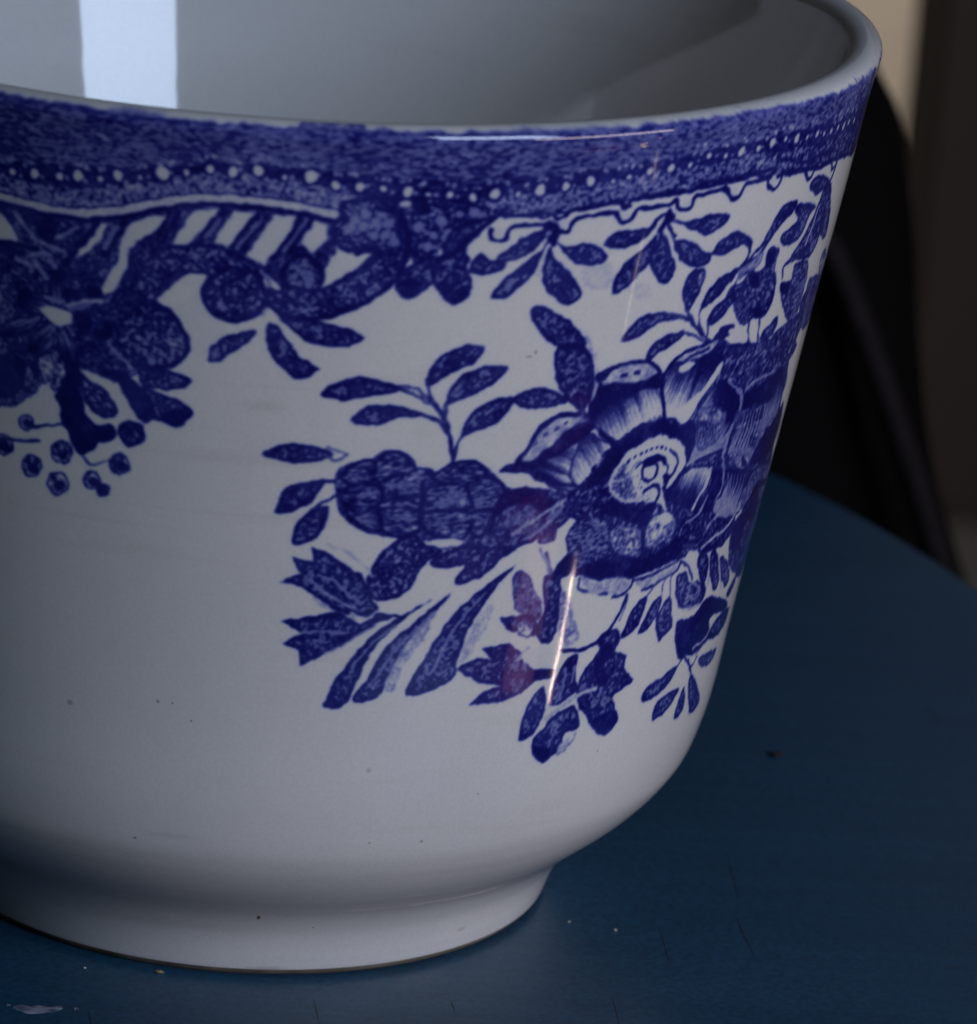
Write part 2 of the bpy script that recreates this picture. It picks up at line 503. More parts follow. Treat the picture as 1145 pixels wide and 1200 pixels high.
shape('T', W_, (145, 285), (175, 305), (195, 350), (200, 410), (165, 422), (130, 400), (95, 370), (120, 320))
shape('T', W_, (270, 240), (330, 255), (390, 285), (410, 330), (450, 380), (475, 425), (430, 405), (395, 350), (350, 300), (300, 275))
for q, dk, lt in ((((400, 940), (300, 860), (200, 800), (120, 820), (110, 900), (200, 960), (320, 980)), (120, 850), (330, 940)),
                  (((380, 920), (330, 820), (330, 720), (400, 660), (480, 700), (480, 800), (430, 900)), (400, 680), (400, 900)),
                  (((440, 930), (500, 840), (600, 780), (690, 800), (680, 880), (590, 930), (500, 960)), (660, 830), (470, 930)),
                  (((470, 990), (600, 960), (720, 1000), (760, 1080), (700, 1140), (580, 1110), (500, 1050)), (730, 1080), (490, 1000)),
                  (((340, 1020), (260, 1060), (190, 1130), (200, 1220), (300, 1230), (370, 1140), (390, 1050)), (230, 1200), (370, 1040)),
                  (((280, 960), (180, 980), (60, 1000), (-20, 1060), (20, 1120), (150, 1110), (250, 1040)), (0, 1080), (270, 970)),
                  (((430, 1050), (480, 1130), (540, 1200), (520, 1280), (430, 1290), (380, 1200), (390, 1100)), (470, 1270), (420, 1060))):
    petal('K', dk, lt, .45, 1.0, *q)
shape('K', W_, (270, 930), (330, 900), (400, 930), (500, 970), (480, 1020), (400, 1050), (340, 1010))
line('K', .35, .25, (440, 910), (550, 880), (680, 870))
for q in (((200, 560), (330, 560)), ((270, 480), (420, 540)), ((110, 590), (200, 640)), ((330, 600), (380, 650)), ((230, 600), (300, 720)), ((100, 280), (240, 470)), ((380, 450), (520, 380)), ((300, 850), (420, 880))):
    line('K', .32, .34, *q)
shape('K', 'dark', (230, 330), (360, 320), (380, 400), (330, 480), (260, 430))
shape('K', 'dark', (420, 780), (520, 800), (540, 860), (450, 870), (410, 830))
shape('K', 'dark', (500, 940), (600, 960), (620, 1040), (540, 1080), (490, 1020))
line('K', .4, .97, (-60, 500), (40, 480), (160, 500), (250, 530))
for x, y, r in ((31, 495, 10), (3, 521, 13), (37, 546, 13), (72, 530, 14), (68, 567, 14), (108, 563, 11), (140, 544, 13), (154, 509, 15), (-25, 505, 12)):
    rr = r / 12.0
    P = [(x + r * math.cos(a) * (.95), y + r * 1.02 * math.sin(a)) for a in np.linspace(0, 2 * math.pi, 13)[:-1]]
    shape('Z', 'lite', *P, k=1.35)
    dot(x + 2, y + 2, rr * .42, .92)
shape('Z', 'dark', (112, 573), (118, 566), (128, 570), (126, 580), (116, 583))
shape('T', 'leaf', (395, 425), (430, 412), (470, 425), (486, 460), (460, 495), (425, 490), (400, 460), k=1.1)
line('T', .28, .85, (205, 420), (160, 428), (110, 428))
line('T', .26, .8, (130, 475), (80, 478), (20, 470), (-40, 480))
line('T', .2, .6, (280, 530), (310, 560), (390, 530))
line('T', .2, .6, (230, 480), (210, 510))
# white moulding over the bars and its dark under-line
ml = [(-60, 212), (0, 230), (26, 237), (52, 243), (87, 248.5), (113, 249), (148, 244.5), (175, 240), (206, 234.5), (241, 231.5), (285, 234), (328, 239), (363, 245), (392, 252)]
line('Z', 1.15, .93, *[(x, y + 2) for x, y in ml])
line('Z', .62, .10, *ml)

# --- bracket edging to the right ----------------------------------------------
br = [('C', [(205, 390), (200, 440), (225, 468), (260, 475), (300, 455), (325, 400), (360, 375), (450, 365), (560, 360), (640, 370), (665, 400), (720, 402), (750, 350), (800, 315), (900, 300), (1040, 278), (1055, 320), (1090, 350)]),
      ('D', [(240, 280), (262, 335), (290, 348), (350, 322), (385, 262), (440, 250), (590, 228), (640, 200), (660, 250), (700, 266), (745, 240), (770, 178), (850, 155), (985, 122), (1000, 165), (1030, 192), (1070, 168), (1105, 98), (1150, 80)]),
      ('M', [(0, 715), (45, 795), (100, 780), (140, 700), (200, 680), (285, 660), (300, 705), (335, 732), (375, 700), (405, 610)]),
      ('M', [(430, 625), (500, 612), (560, 600), (575, 650), (598, 655), (625, 600), (650, 560)]),
      ('M', [(680, 560), (740, 535), (750, 590), (775, 560), (800, 505), (850, 490)])]
for fr, pts in br:
    line(fr, .36, .95, *pts)
up = [('C', [(290, 315), (400, 298), (600, 285), (640, 320), (690, 318), (745, 268), (900, 235), (1075, 200), (1100, 230), (1145, 235)]),
      ('D', [(0, 262), (120, 240), (262, 212), (290, 250), (320, 240), (345, 200), (410, 186), (520, 155), (640, 132), (750, 140), (800, 92), (980, 55), (1060, 60), (1145, 0)]),
      ('M', [(0, 650), (100, 660), (150, 625), (330, 590), (400, 520), (560, 540), (640, 500), (760, 455)])]
for fr, pts in up:
    line(fr, .30, .93, *pts)
for fr, x, y in (('C', 250, 415), ('C', 690, 355), ('C', 1100, 300), ('D', 300, 300), ('D', 715, 220), ('D', 1035, 130), ('M', 60, 740), ('M', 340, 665)):
    dot(x, y, .42, .06, fr=fr)
# cobalt smear on the glaze
for q in (((840, 640), (950, 600), (1020, 640), (1000, 720), (900, 760), (840, 720)),):
    shape('C', 'pale', *q, k=.6)
shape('D', 'pale', (20, 640), (180, 620), (230, 700), (160, 800), (40, 780), k=.45)
shape('D', 'pale', (300, 780), (440, 760), (480, 830), (380, 850), k=.35)

# --- sprig under the band, middle ---------------------------------------------
shape('C', 'leaf', (590, 400), (510, 412), (420, 445), (330, 510), (240, 590), (260, 618), (330, 612), (450, 560), (540, 480))
shape('C', 'leaf', (60, 650), (110, 560), (150, 552), (200, 600), (300, 615), (295, 655), (200, 695), (110, 700), (55, 690))
shape('C', 'leaf', (600, 440), (520, 540), (400, 640), (300, 720), (240, 795), (203, 858), (290, 855), (390, 790), (480, 710), (530, 600))
shape('C', 'leaf', (598, 500), (640, 600), (720, 660), (770, 750), (812, 822), (770, 870), (715, 902), (650, 880), (590, 820), (550, 730), (560, 620))
shape('C', 'leaf', (630, 450), (700, 512), (800, 490), (900, 500), (982, 560), (950, 615), (830, 642), (750, 610), (700, 560))
shape('C', 'dark', (555, 380), (590, 335), (640, 350), (665, 400), (650, 500), (610, 520), (580, 460))
dot(590, 425, .3, .35, fr='C')
line('C', .3, .1, (560, 560), (545, 640), (520, 700))
# --- sprig under the band, right ----------------------------------------------
shape('D', 'leaf', (600, 270), (520, 310), (450, 385), (350, 390), (240, 412), (155, 485), (210, 520), (330, 505), (430, 458), (490, 390), (550, 320))
shape('D', 'leaf', (520, 430), (420, 520), (300, 620), (240, 720), (205, 828), (290, 805), (370, 720), (450, 630), (500, 520))
shape('D', 'leaf', (555, 410), (515, 480), (460, 600), (490, 680), (550, 755), (605, 725), (636, 645), (605, 520))
shape('D', 'leaf', (590, 370), (630, 460), (750, 470), (830, 540), (885, 562), (860, 620), (780, 640), (690, 610), (635, 520))
shape('D', 'leaf', (700, 357), (790, 320), (900, 285), (1002, 290), (980, 350), (900, 410), (830, 437), (790, 402), (740, 400))
shape('D', 'leaf', (885, 555), (940, 480), (1050, 410), (1130, 440), (1150, 490), (1060, 510), (990, 552), (930, 567))
shape('D', 'dark', (570, 290), (600, 250), (635, 280), (630, 330), (590, 350), (540, 420), (520, 400), (555, 340))
line('D', .32, .92, (590, 350), (610, 400), (640, 440))
line('D', .3, .8, (630, 320), (670, 350), (720, 355))
line('D', .28, .9, (1145, 500), (1120, 590), (1050, 680), (1010, 740))
shape('D', 'leaf', (755, 662), (800, 655), (842, 670), (830, 740), (780, 860), (718, 945), (688, 850), (700, 750))
shape('D', 'lite', (800, 680), (838, 680), (825, 740), (790, 790), (785, 730))
shape('D', 'leaf', (1032, 690), (950, 710), (870, 790), (820, 880), (815, 925), (880, 885), (970, 790))
shape('D', 'leaf', (1065, 800), (1000, 840), (920, 900), (862, 980), (862, 1032), (930, 1005), (1000, 925))
shape('D', 'leaf', (272, 1140), (340, 1040), (430, 970), (560, 945), (640, 960), (700, 990), (620, 1000), (520, 1025), (400, 1110), (320, 1140))
shape('G', 'leaf', (325, 235), (370, 140), (450, 80), (580, 35), (560, 90), (470, 160), (400, 205), (350, 250))
shape('D', 'leaf', (888, 1140), (960, 1050), (1038, 1030), (1005, 1090), (930, 1150))
line('D', .3, .85, (560, 955), (680, 975), (760, 1030), (830, 1110), (870, 1150))
line('D', .26, .8, (718, 930), (745, 1000), (800, 1060))
line('D', .26, .8, (812, 920), (798, 1010), (830, 1110))
line('D', .26, .75, (865, 1020), (848, 1120))
line('G', .26, .75, (570, 50), (670, 85), (740, 130))
# --- sprig at the upper right edge --------------------------------------------
shape('M', 'leaf', (505, 812), (440, 820), (370, 900), (320, 990), (265, 1095), (235, 1160), (300, 1100), (345, 1040), (420, 950), (490, 870))
shape('M', 'leaf', (635, 850), (540, 830), (490, 880), (505, 950), (400, 1050), (398, 1110), (440, 1128), (530, 1060), (590, 920))
shape('M', 'leaf', (725, 660), (655, 830), (590, 980), (530, 1100), (460, 1210), (580, 1210), (655, 1080), (700, 900), (745, 780))
line('M', .28, .1, (660, 850), (610, 1000), (560, 1130))
shape('M', 'leaf', (598, 705), (640, 645), (700, 632), (735, 660), (710, 700), (640, 772))
shape('M', 'leaf', (735, 780), (735, 900), (705, 1060), (668, 1055), (680, 900))
shape('M', 'leaf', (100, 1040), (0, 1070), (-60, 1140), (60, 1140), (140, 1130), (180, 1180), (170, 1090))
line('M', .3, .9, (800, 500), (760, 620), (700, 760))
line('M', .3, .85, (240, 1150), (200, 1180), (170, 1230))
# flowers beneath it
shape('N', 'mid', (320, 70), (380, 80), (352, 210), (358, 300), (332, 440), (270, 545), (200, 560), (120, 610), (60, 500), (50, 400), (0, 440), (40, 340), (110, 310), (170, 240), (265, 210), (300, 120))
shape('N', 'rows', (230, 290), (330, 250), (350, 330), (310, 430), (250, 480), (200, 400))
shape('N', 'dark', (170, 250), (240, 240), (230, 330), (170, 330))
shape('N', 'dark', (300, 80), (345, 60), (350, 130), (310, 210), (280, 200))
shape('N', 'dark', (190, 490), (250, 480), (260, 540), (210, 560))
line('N', .3, .9, (0, 270), (80, 220), (160, 160), (240, 110), (300, 20), (340, -40))
line('N', .26, .8, (60, 340), (100, 260), (200, 220))
shape('N', 'lite', (90, 220), (170, 170), (230, 110), (270, 100), (230, 190), (150, 230), (100, 280), k=.8)
shape('N', 'rows', (500, 170), (580, 150), (572, 280), (525, 450), (480, 600), (430, 560), (400, 450), (385, 330), (460, 290), (475, 230))
shape('N', 'dark', (390, 310), (450, 300), (440, 380), (395, 380))
line('N', .26, .9, (400, 280), (410, 200), (450, 150), (520, 90), (590, 30))
line('N', .2, .85, (440, 170), (500, 130), (570, 60))
shape('N', 'mid', (600, 270), (668, 260), (622, 450), (590, 560), (545, 640), (520, 560), (530, 440), (570, 360))
shape('N', 'lite', (690, 80), (710, 90), (690, 200), (660, 240), (665, 160))
shape('N', 'mid', (370, 545), (320, 590), (260, 660), (240, 720), (300, 700), (350, 630))
shape('N', 'mid', (400, 610), (480, 560), (520, 520), (540, 600), (500, 700), (500, 760), (440, 860), (400, 830), (340, 740), (330, 680))
shape('N', 'dark', (-30, 620), (50, 600), (60, 650), (10, 690), (-40, 690))
line('N', .3, .7, (170, 590), (160, 700), (180, 800))
line('N', .3, .7, (240, 560), (230, 680), (220, 760))
shape('N', 'rows', (-120, 800), (0, 760), (120, 730), (240, 740), (340, 740), (430, 860), (430, 1000), (380, 1120), (250, 1200), (100, 1220), (-60, 1100), (-100, 950), k=.95)
shape('N', W_, (290, 720), (335, 730), (340, 790), (290, 805), (265, 770))
shape('N', W_, (10, 870), (70, 880), (60, 930), (10, 945), (-20, 910))
shape('N', W_, (70, 620), (150, 630), (150, 710), (80, 740), (40, 690), (20, 650))
shape('N', 'dark', (260, 830), (310, 820), (300, 880), (265, 880))
line('N', .28, .9, (-60, 840), (20, 760), (120, 740))
line('N', .3, .35, (140, 1030), (220, 980), (340, 930))
shape('N', 'dark', (130, 1080), (260, 1010), (400, 900), (420, 1000), (340, 1150), (160, 1200))

# --- the large flower ----------------------------------------------------------
shape('V', 'mid', (280, 260), (400, 215), (500, 250), (560, 190), (700, 140), (760, 160), (900, 130), (930, 200), (905, 330), (880, 480), (850, 620), (760, 700),
      (740, 800), (600, 870), (500, 880), (400, 940), (250, 930), (200, 910), (215, 760), (190, 650), (260, 600), (330, 480), (260, 400))
# upper left petals
petal('E', (420, 690), (700, 800), .02, .95, (30, 865), (160, 800), (230, 700), (300, 585), (400, 505), (500, 485), (620, 495), (700, 600), (790, 690), (760, 760), (690, 880), (640, 970), (520, 1010), (400, 990), (300, 930), (210, 855), (100, 882))
shape('E', 'pale', (180, 800), (250, 700), (320, 600), (420, 520), (520, 505), (630, 530), (560, 560), (470, 600), (400, 690), (330, 730), (250, 800))
line('E', .22, .8, (270, 690), (330, 630), (420, 580), (480, 550), dash=.9)
shape('E', 'dark', (35, 862), (100, 825), (170, 830), (250, 830), (320, 740), (420, 690), (460, 610), (560, 560), (680, 550), (620, 640), (520, 700), (450, 760), (350, 800), (240, 870), (110, 880), hue=.25)
line('E', .30, .95, (150, 800), (230, 700), (300, 585), (400, 508), (500, 485), (620, 490), (700, 600), (830, 700))
line('E', .26, .9, (210, 855), (280, 920), (380, 950), (520, 965))
petal('E', (600, 640), (720, 860), .02, .8, (520, 800), (560, 690), (640, 620), (700, 640), (790, 700), (740, 790), (680, 890), (610, 960), (540, 985), (500, 900))
petal('G', (250, 400), (330, 640), .03, 1.02, (0, 430), (80, 395), (250, 390), (400, 340), (445, 440), (440, 645), (290, 680), (140, 790), (20, 720), (-40, 640), (-60, 520))
shape('G', 'pale', (20, 380), (120, 300), (300, 262), (390, 290), (400, 330), (260, 385), (80, 392))
line('G', .30, .95, (-20, 360), (60, 330), (140, 285), (300, 245), (380, 270), (420, 320))
line('G', .34, .9, (140, 345), (300, 320), dash=1.3)
shape('G', 'dark', (90, 420), (200, 400), (330, 380), (400, 350), (420, 420), (300, 440), (200, 500), (120, 480))
petal('G', (690, 290), (560, 600), .02, .95, (450, 330), (540, 260), (660, 240), (760, 180), (835, 130), (850, 230), (825, 330), (700, 500), (610, 660), (540, 690), (450, 640))
shape('G', W_, (840, 240), (825, 320), (700, 490), (605, 655), (530, 680), (490, 600), (600, 530), (700, 440), (780, 330))
shape('G', W_, (550, 290), (610, 252), (655, 265), (610, 305), (555, 325))
shape('G', 'pale', (520, 240), (600, 190), (720, 150), (810, 100), (760, 180), (660, 230), (560, 250))
line('G', .30, .95, (450, 330), (510, 250), (600, 180), (700, 145), (800, 100), (880, 30))
line('G', .24, .85, (590, 240), (660, 200), (740, 170))
line('G', .26, .92, (440, 330), (430, 450), (445, 560), (440, 650))
shape('G', 'dark', (690, 230), (770, 200), (840, 120), (830, 240), (740, 290), (690, 340))
# field round the eye: engraved mid-tone, darkest above it
shape('a', 'stip', (40, 880), (130, 760), (210, 690), (300, 590), (420, 510), (560, 450), (620, 425), (700, 420), (760, 480), (850, 440), (900, 520), (880, 700), (820, 900), (740, 1060), (680, 1240), (560, 1380), (300, 1400), (100, 1330), (-120, 1260), (-200, 1120), (-60, 960))
shape('a', 'dark', (230, 700), (200, 660), (300, 590), (400, 520), (520, 470), (600, 430), (680, 470), (720, 430), (770, 480), (860, 450), (880, 600), (850, 760), (800, 900), (740, 1000), (660, 1120), (620, 1050), (700, 930), (800, 800), (810, 690), (760, 620), (680, 570), (590, 560), (500, 600), (390, 660), (290, 740), (230, 790))
shape('a', 'dark', (60, 880), (140, 760), (220, 700), (260, 760), (200, 850), (150, 960), (60, 980), (-20, 960))
for k_ in range(26):      # feathered outer edge of the dark band
    t_ = k_ / 25
    x_, y_ = (200 + 400 * t_, 690 - 250 * t_ ** .8)
    line('a', .15, .92, (x_, y_), (x_ - 16 + RNG.normal(0, 6), y_ - 26 - 14 * RNG.random()))
for k_ in range(16):
    x_, y_ = (30 + 11 * k_, 930 - 16 * k_)
    line('a', .15, .92, (x_, y_), (x_ - 34 - 20 * RNG.random(), y_ - 8))
# the eye
shape('a', 'white', (240, 800), (300, 730), (400, 655), (500, 600), (590, 572), (700, 588), (790, 650), (815, 720), (808, 790), (745, 890), (655, 1005), (630, 980), (610, 1000), (635, 1110), (640, 1190), (600, 1150), (550, 1125), (400, 1120), (240, 1110), (185, 1040), (170, 960), (200, 870))
shape('a', 'tone', (170, 960), (200, 870), (260, 790), (330, 770), (350, 860), (370, 960), (400, 1040), (480, 1070), (540, 1120), (400, 1125), (240, 1115), (185, 1040), k=1.25)
line('a', .24, .85, (290, 820), (380, 740), (490, 690), (610, 660), (700, 700), dash=.62)
line('a', .26, .85, (690, 695), (740, 770), (715, 860), (650, 930))
line('a', .20, .8, (390, 840), (450, 780), (540, 745), (610, 750), (650, 820), (640, 890), (620, 950))
line('a', .50, .93, (475, 785), (530, 765), (600, 755), (630, 790))
line('a', .24, .93, (440, 870), (465, 815), (530, 800), (568, 820), (560, 870), (530, 920), (480, 942), (445, 912), (440, 870))
line('a', .16, .5, (350, 880), (370, 820), (430, 770))
line('a', .16, .5, (330, 900), (345, 950), (380, 1010))
shape('a', 'dark', (615, 890), (685, 885), (660, 940), (640, 1000), (618, 960))
line('a', .34, .9, (465, 1025), (520, 985), (575, 985), (585, 1040), (560, 1100))
dot(505, 1085, .30, .05, fr='a')
for i in range(60):
    dot(190 + 330 * RNG.random(), 900 + 210 * RNG.random(), .09, .75, fr='a')
# petals below the eye
shape('b', 'dark', (240, 190), (380, 180), (520, 195), (620, 160), (600, 230), (570, 310), (520, 325), (450, 290), (350, 270), (270, 240))
shape('b', 'rows', (60, 330), (160, 250), (300, 290), (320, 400), (300, 520), (160, 600), (60, 600), (20, 450), k=.95)
shape('b', 'lite', (330, 340), (420, 320), (505, 335), (525, 400), (515, 500), (440, 530), (350, 500), (310, 420), k=.9)
for i in range(40):
    dot(340 + 170 * RNG.random(), 340 + 150 * RNG.random(), .12, .85, fr='b')
for i in range(26):
    dot(100 + 200 * RNG.random(), 290 + 200 * RNG.random(), .16, .35, fr='b')
line('b', .34, .95, (525, 310), (535, 400), (530, 500))
shape('b', 'lite', (570, 300), (640, 240), (730, 235), (760, 300), (740, 380), (660, 440), (570, 480), (545, 400), k=1.0)
shape('b', W_, (640, 260), (690, 228), (730, 250), (715, 300), (665, 318))
line('b', .16, .35, (600, 420), (680, 380), (740, 320))
line('b', .2, .3, (180, 240), (220, 300), (290, 310))
shape('b', 'dark', (80, 620), (160, 580), (250, 560), (400, 530), (480, 540), (560, 530), (700, 450), (770, 400), (800, 470), (760, 535), (620, 615), (480, 660), (380, 685), (240, 695), (150, 660))
for k_ in range(30):
    t_ = k_ / 29
    x_, y_ = 160 + 560 * t_, 575 - 30 * t_ - 90 * max(0, t_ - .6) / .4
    line('b', .14, .92, (x_, y_), (x_ + RNG.normal(0, 6), y_ - 18 - 22 * RNG.random()))
# petals at the right of the eye
petal('O', (420, 430), (330, 560), .35, 1.0, (370, 275), (470, 285), (545, 350), (535, 470), (480, 620), (430, 750), (300, 800), (160, 860), (140, 760), (130, 680), (200, 540), (280, 400))
line('O', .55, .35, (450, 275), (520, 340), (535, 430), (500, 530), (450, 640), (410, 780))
line('O', .22, .9, (470, 285), (550, 350), (540, 460), (490, 600), (430, 750))
shape('O', 'lite', (230, 480), (300, 460), (350, 450), (410, 500), (390, 570), (400, 650), (330, 720), (230, 760), (220, 640), k=1.05)
shape('O', 'dark', (340, 380), (420, 390), (500, 420), (480, 500), (410, 480), (340, 440))
shape('O', 'dark', (100, 600), (200, 570), (210, 700), (180, 800), (150, 850), (130, 700), (60, 650))
petal('O', (650, 400), (600, 640), .38, 1.02, (590, 345), (700, 290), (800, 190), (830, 210), (790, 500), (700, 640), (620, 790), (560, 900), (450, 900), (430, 790), (500, 600), (545, 440))
for q in (((490, 520), (560, 470), (605, 480), (590, 560), (540, 620), (490, 620)), ((620, 500), (660, 450), (690, 470), (680, 550), (650, 600), (610, 580)), ((700, 620), (750, 540), (780, 560), (750, 640), (710, 650)), ((600, 660), (660, 630), (665, 690), (620, 760), (590, 740)), ((440, 800), (520, 780), (500, 880), (450, 900)), ((540, 800), (590, 800), (580, 870), (540, 880))):
    shape('O', 'lite', *q, k=.85)
    for kk in range(5):
        (xa, ya), (xb, yb) = q[0], q[3]
        t = kk / 5
        line('O', .13, .85, (q[0][0] + (q[-1][0] - q[0][0]) * t - 4, q[0][1] + (q[-1][1] - q[0][1]) * t), (q[2][0] + (q[3][0] - q[2][0]) * t, q[2][1] + (q[3][1] - q[2][1]) * t))
shape('O', 'dark', (560, 360), (700, 330), (790, 260), (760, 380), (690, 440), (640, 420), (590, 460), (550, 430))
line('O', .28, .3, (570, 330), (640, 270), (760, 210))
petal('O', (250, 1100), (320, 920), .15, .95, (310, 880), (330, 920), (290, 1030), (260, 1140), (200, 1210), (100, 1150), (40, 1130), (100, 960), (200, 880))
line('O', .40, .12, (320, 890), (290, 1000), (240, 1080), (190, 1180))
shape('O', 'dark', (330, 920), (400, 900), (400, 1040), (350, 1090), (320, 1200), (260, 1190), (310, 1040))
petal('O', (500, 960), (430, 1120), .3, 1.0, (420, 900), (560, 900), (640, 900), (620, 1000), (560, 1080), (520, 1200), (420, 1250), (330, 1220), (350, 1120), (400, 1060))
line('O', .26, .3, (400, 800), (410, 900), (400, 1020), (350, 1120))
line('O', .26, .25, (150, 870), (240, 810), (330, 770))
shape('O', 'mid', (640, 890), (760, 820), (790, 640), (760, 860), (700, 980), (600, 1090), (540, 1190), (530, 1080), (580, 1000), k=.75)
shape('O', 'dark', (700, 640), (800, 480), (830, 420), (800, 600), (740, 760), (640, 860), (590, 880), (620, 780))
shape('O', 'dark', (590, 1090), (660, 980), (720, 980), (690, 1100), (640, 1250), (540, 1230))
# engraved light and dark lines following the right-hand petals
for k_ in range(7):
    o_ = k_ * 13
    line('O', .13, .38, (420 - o_, 500 + o_ * .3), (400 - o_, 600), (340 - o_ * .6, 700 - o_ * .1))
for k_ in range(6):
    o_ = k_ * 22
    line('O', .12, .30, (560 + o_, 500 - o_ * .3), (530 + o_, 620 - o_ * .2), (480 + o_, 740))
    line('O', .12, .95, (570 + o_, 500 - o_ * .3), (540 + o_, 620 - o_ * .2), (490 + o_, 740))
for k_ in range(6):
    o_ = k_ * 24
    line('O', .13, .32, (440 + o_, 930), (430 + o_ * .8, 1040), (380 + o_ * .7, 1160))
for k_ in range(9):
    o_ = k_ * 17
    line('O', .12, .95, (200 + o_, 560), (215 + o_, 620), (205 + o_, 690))
for k_ in range(8):
    line('N', .14, .34, (-60 + 55 * k_, 1010 - 30 * k_), (-20 + 55 * k_, 900 - 20 * k_), (40 + 50 * k_, 830 - 8 * k_))
# lower right fronds
for q in (((780, 350), (850, 300), (900, 290), (860, 380), (790, 460), (720, 490), (760, 420)), ((560, 400), (640, 330), (720, 300), (700, 400), (620, 440)), ((640, 240), (720, 220), (700, 330), (620, 370), (600, 310))):
    shape('I', 'leaf', *q)
line('I', .34, .15, (700, 470), (780, 400), (860, 340), (920, 250))
line('I', .30, .25, (600, 300), (680, 240), (740, 120))
line('I', .30, .3, (740, 330), (800, 260), (900, 230))
shape('I', W_, (830, 480), (880, 400), (900, 400), (890, 520), (860, 520))
shape('I', 'mid', (1000, 190), (1080, 60), (1120, 60), (1080, 300), (1030, 560), (990, 650), (940, 660), (890, 600), (880, 500), (910, 320), (960, 240))
shape('I', 'dark', (1010, 190), (1080, 70), (1060, 260), (1000, 300), (960, 420), (900, 520), (915, 330))
shape('I', W_, (540, 560), (590, 530), (620, 490), (680, 500), (690, 600), (700, 690), (640, 660), (600, 610), (560, 620))
shape('I', 'leaf', (680, 520), (740, 520), (742, 620), (720, 700), (690, 680), (675, 600))
shape('I', 'leaf', (762, 510), (805, 505), (812, 700), (780, 760), (755, 640))
shape('I', 'leaf', (825, 525), (870, 560), (885, 680), (852, 730), (825, 630))
line('I', .30, .2, (750, 520), (752, 620), (740, 720))
line('I', .26, .2, (815, 510), (822, 620), (830, 740))
shape('I', 'stip', (540, 650), (600, 640), (620, 700), (680, 690), (730, 740), (700, 830), (620, 880), (550, 860), (525, 780))
line('I', .24, .35, (600, 730), (650, 710), (690, 760), (650, 810), (600, 780))
line('I', .26, .2, (570, 880), (640, 870), (720, 830), (770, 800))
# petals edging under the flower
shape('I', 'pale', (250, 670), (330, 650), (430, 600), (540, 560), (530, 620), (440, 690), (340, 740), (260, 720))
line('I', .24, .85, (250, 690), (350, 660), (450, 605), (550, 550))
line('I', .24, .9, (300, 750), (380, 720), (440, 680), (530, 630), (560, 570))
shape('I', 'pale', (0, 700), (120, 670), (220, 690), (200, 740), (100, 790), (20, 770))
line('I', .26, .85, (100, 800), (170, 780), (220, 730), (240, 680))
line('I', .3, .8, (20, 780), (60, 775))
line('I', .26, .8, (560, 560), (610, 600), (640, 680))
line('J', .24, .75, (680, 220), (680, 290), (750, 310), (840, 320))
line('J', .2, .6, (740, 220), (760, 260), (860, 250))
shape('J', 'pale', (690, 200), (780, 240), (880, 240), (820, 320), (740, 310))
# finger leaves
shape('I', 'leaf', (335, 790), (260, 850), (220, 920), (155, 1070), (205, 1055), (270, 990), (312, 880))
shape('I', 'leaf', (430, 790), (370, 840), (320, 940), (272, 1050), (325, 1025), (380, 960), (420, 870))
shape('I', 'leaf', (492, 790), (430, 870), (390, 960), (405, 1092), (445, 1060), (500, 1000), (502, 900))
line('I', .2, .6, (335, 790), (400, 700), (450, 660))
line('I', .2, .6, (430, 790), (440, 720), (460, 680))
line('I', .2, .65, (490, 790), (490, 680), (520, 640))
line('I', .2, .55, (205, 790), (190, 860), (150, 960))
shape('I', 'dark', (540, 960), (640, 930), (730, 810), (800, 800), (870, 830), (860, 880), (760, 930), (750, 1060), (700, 1130), (640, 1180), (540, 1180), (525, 1050))
shape('I', 'leaf', (882, 870), (862, 960), (800, 1060), (740, 1075), (780, 1000), (840, 900))
shape('I', 'leaf', (935, 650), (900, 700), (865, 780), (885, 790), (920, 710))
line('I', .3, .2, (770, 980), (720, 1080), (640, 1140))
shape('Q', 'dark', (738, 500), (830, 480), (850, 550), (800, 600), (755, 660), (733, 620))
line('Q', .2, .8, (740, 690), (770, 650), (800, 690), (830, 640))
shape('Q', 'leaf', (578, 848), (600, 790), (690, 722), (742, 688), (705, 760), (640, 825))
shape('Q', 'leaf', (625, 925), (650, 850), (745, 785), (712, 860), (662, 912))
shape('Q', 'leaf', (724, 922), (740, 850), (772, 780), (772, 860), (752, 902))
shape('Q', 'leaf', (795, 898), (788, 800), (802, 725), (832, 790), (837, 850))
shape('Q', 'leaf', (848, 695), (838, 650), (912, 610), (890, 672), k=.85)
shape('Q', 'leaf', (972, 430), (942, 500), (900, 560), (878, 555), (900, 500), (940, 450))
line('Q', .26, .8, (800, 730), (790, 660))
line('Q', .22, .7, (880, 560), (850, 600), (820, 640))

# --- sprays and fruit at the left of the large flower -------------------------
shape('U', 'leaf', (220, 325), (265, 280), (350, 262), (440, 282), (505, 302), (400, 325), (300, 342))
shape('U', 'leaf', (315, 410), (370, 365), (460, 355), (570, 388), (480, 402), (400, 428))
shape('U', 'leaf', (570, 280), (600, 210), (680, 165), (766, 158), (740, 212), (650, 255), (585, 290))
shape('U', 'leaf', (632, 362), (660, 290), (740, 235), (845, 224), (820, 268), (760, 310), (660, 350))
shape('U', 'leaf', (688, 462), (710, 400), (780, 345), (860, 325), (855, 365), (800, 420), (725, 450))
shape('U', 'leaf', (860, 335), (930, 300), (1000, 310), (1048, 345), (960, 370), (890, 365))
line('U', .36, .9, (490, 300), (590, 350), (630, 400), (650, 460), (660, 555))
line('U', .30, .8, (550, 385), (615, 418), (650, 465))
line('U', .30, .8, (572, 270), (590, 345), (625, 395))
line('U', .30, .8, (637, 355), (636, 420))
line('U', .28, .8, (692, 455), (672, 500), (662, 555))
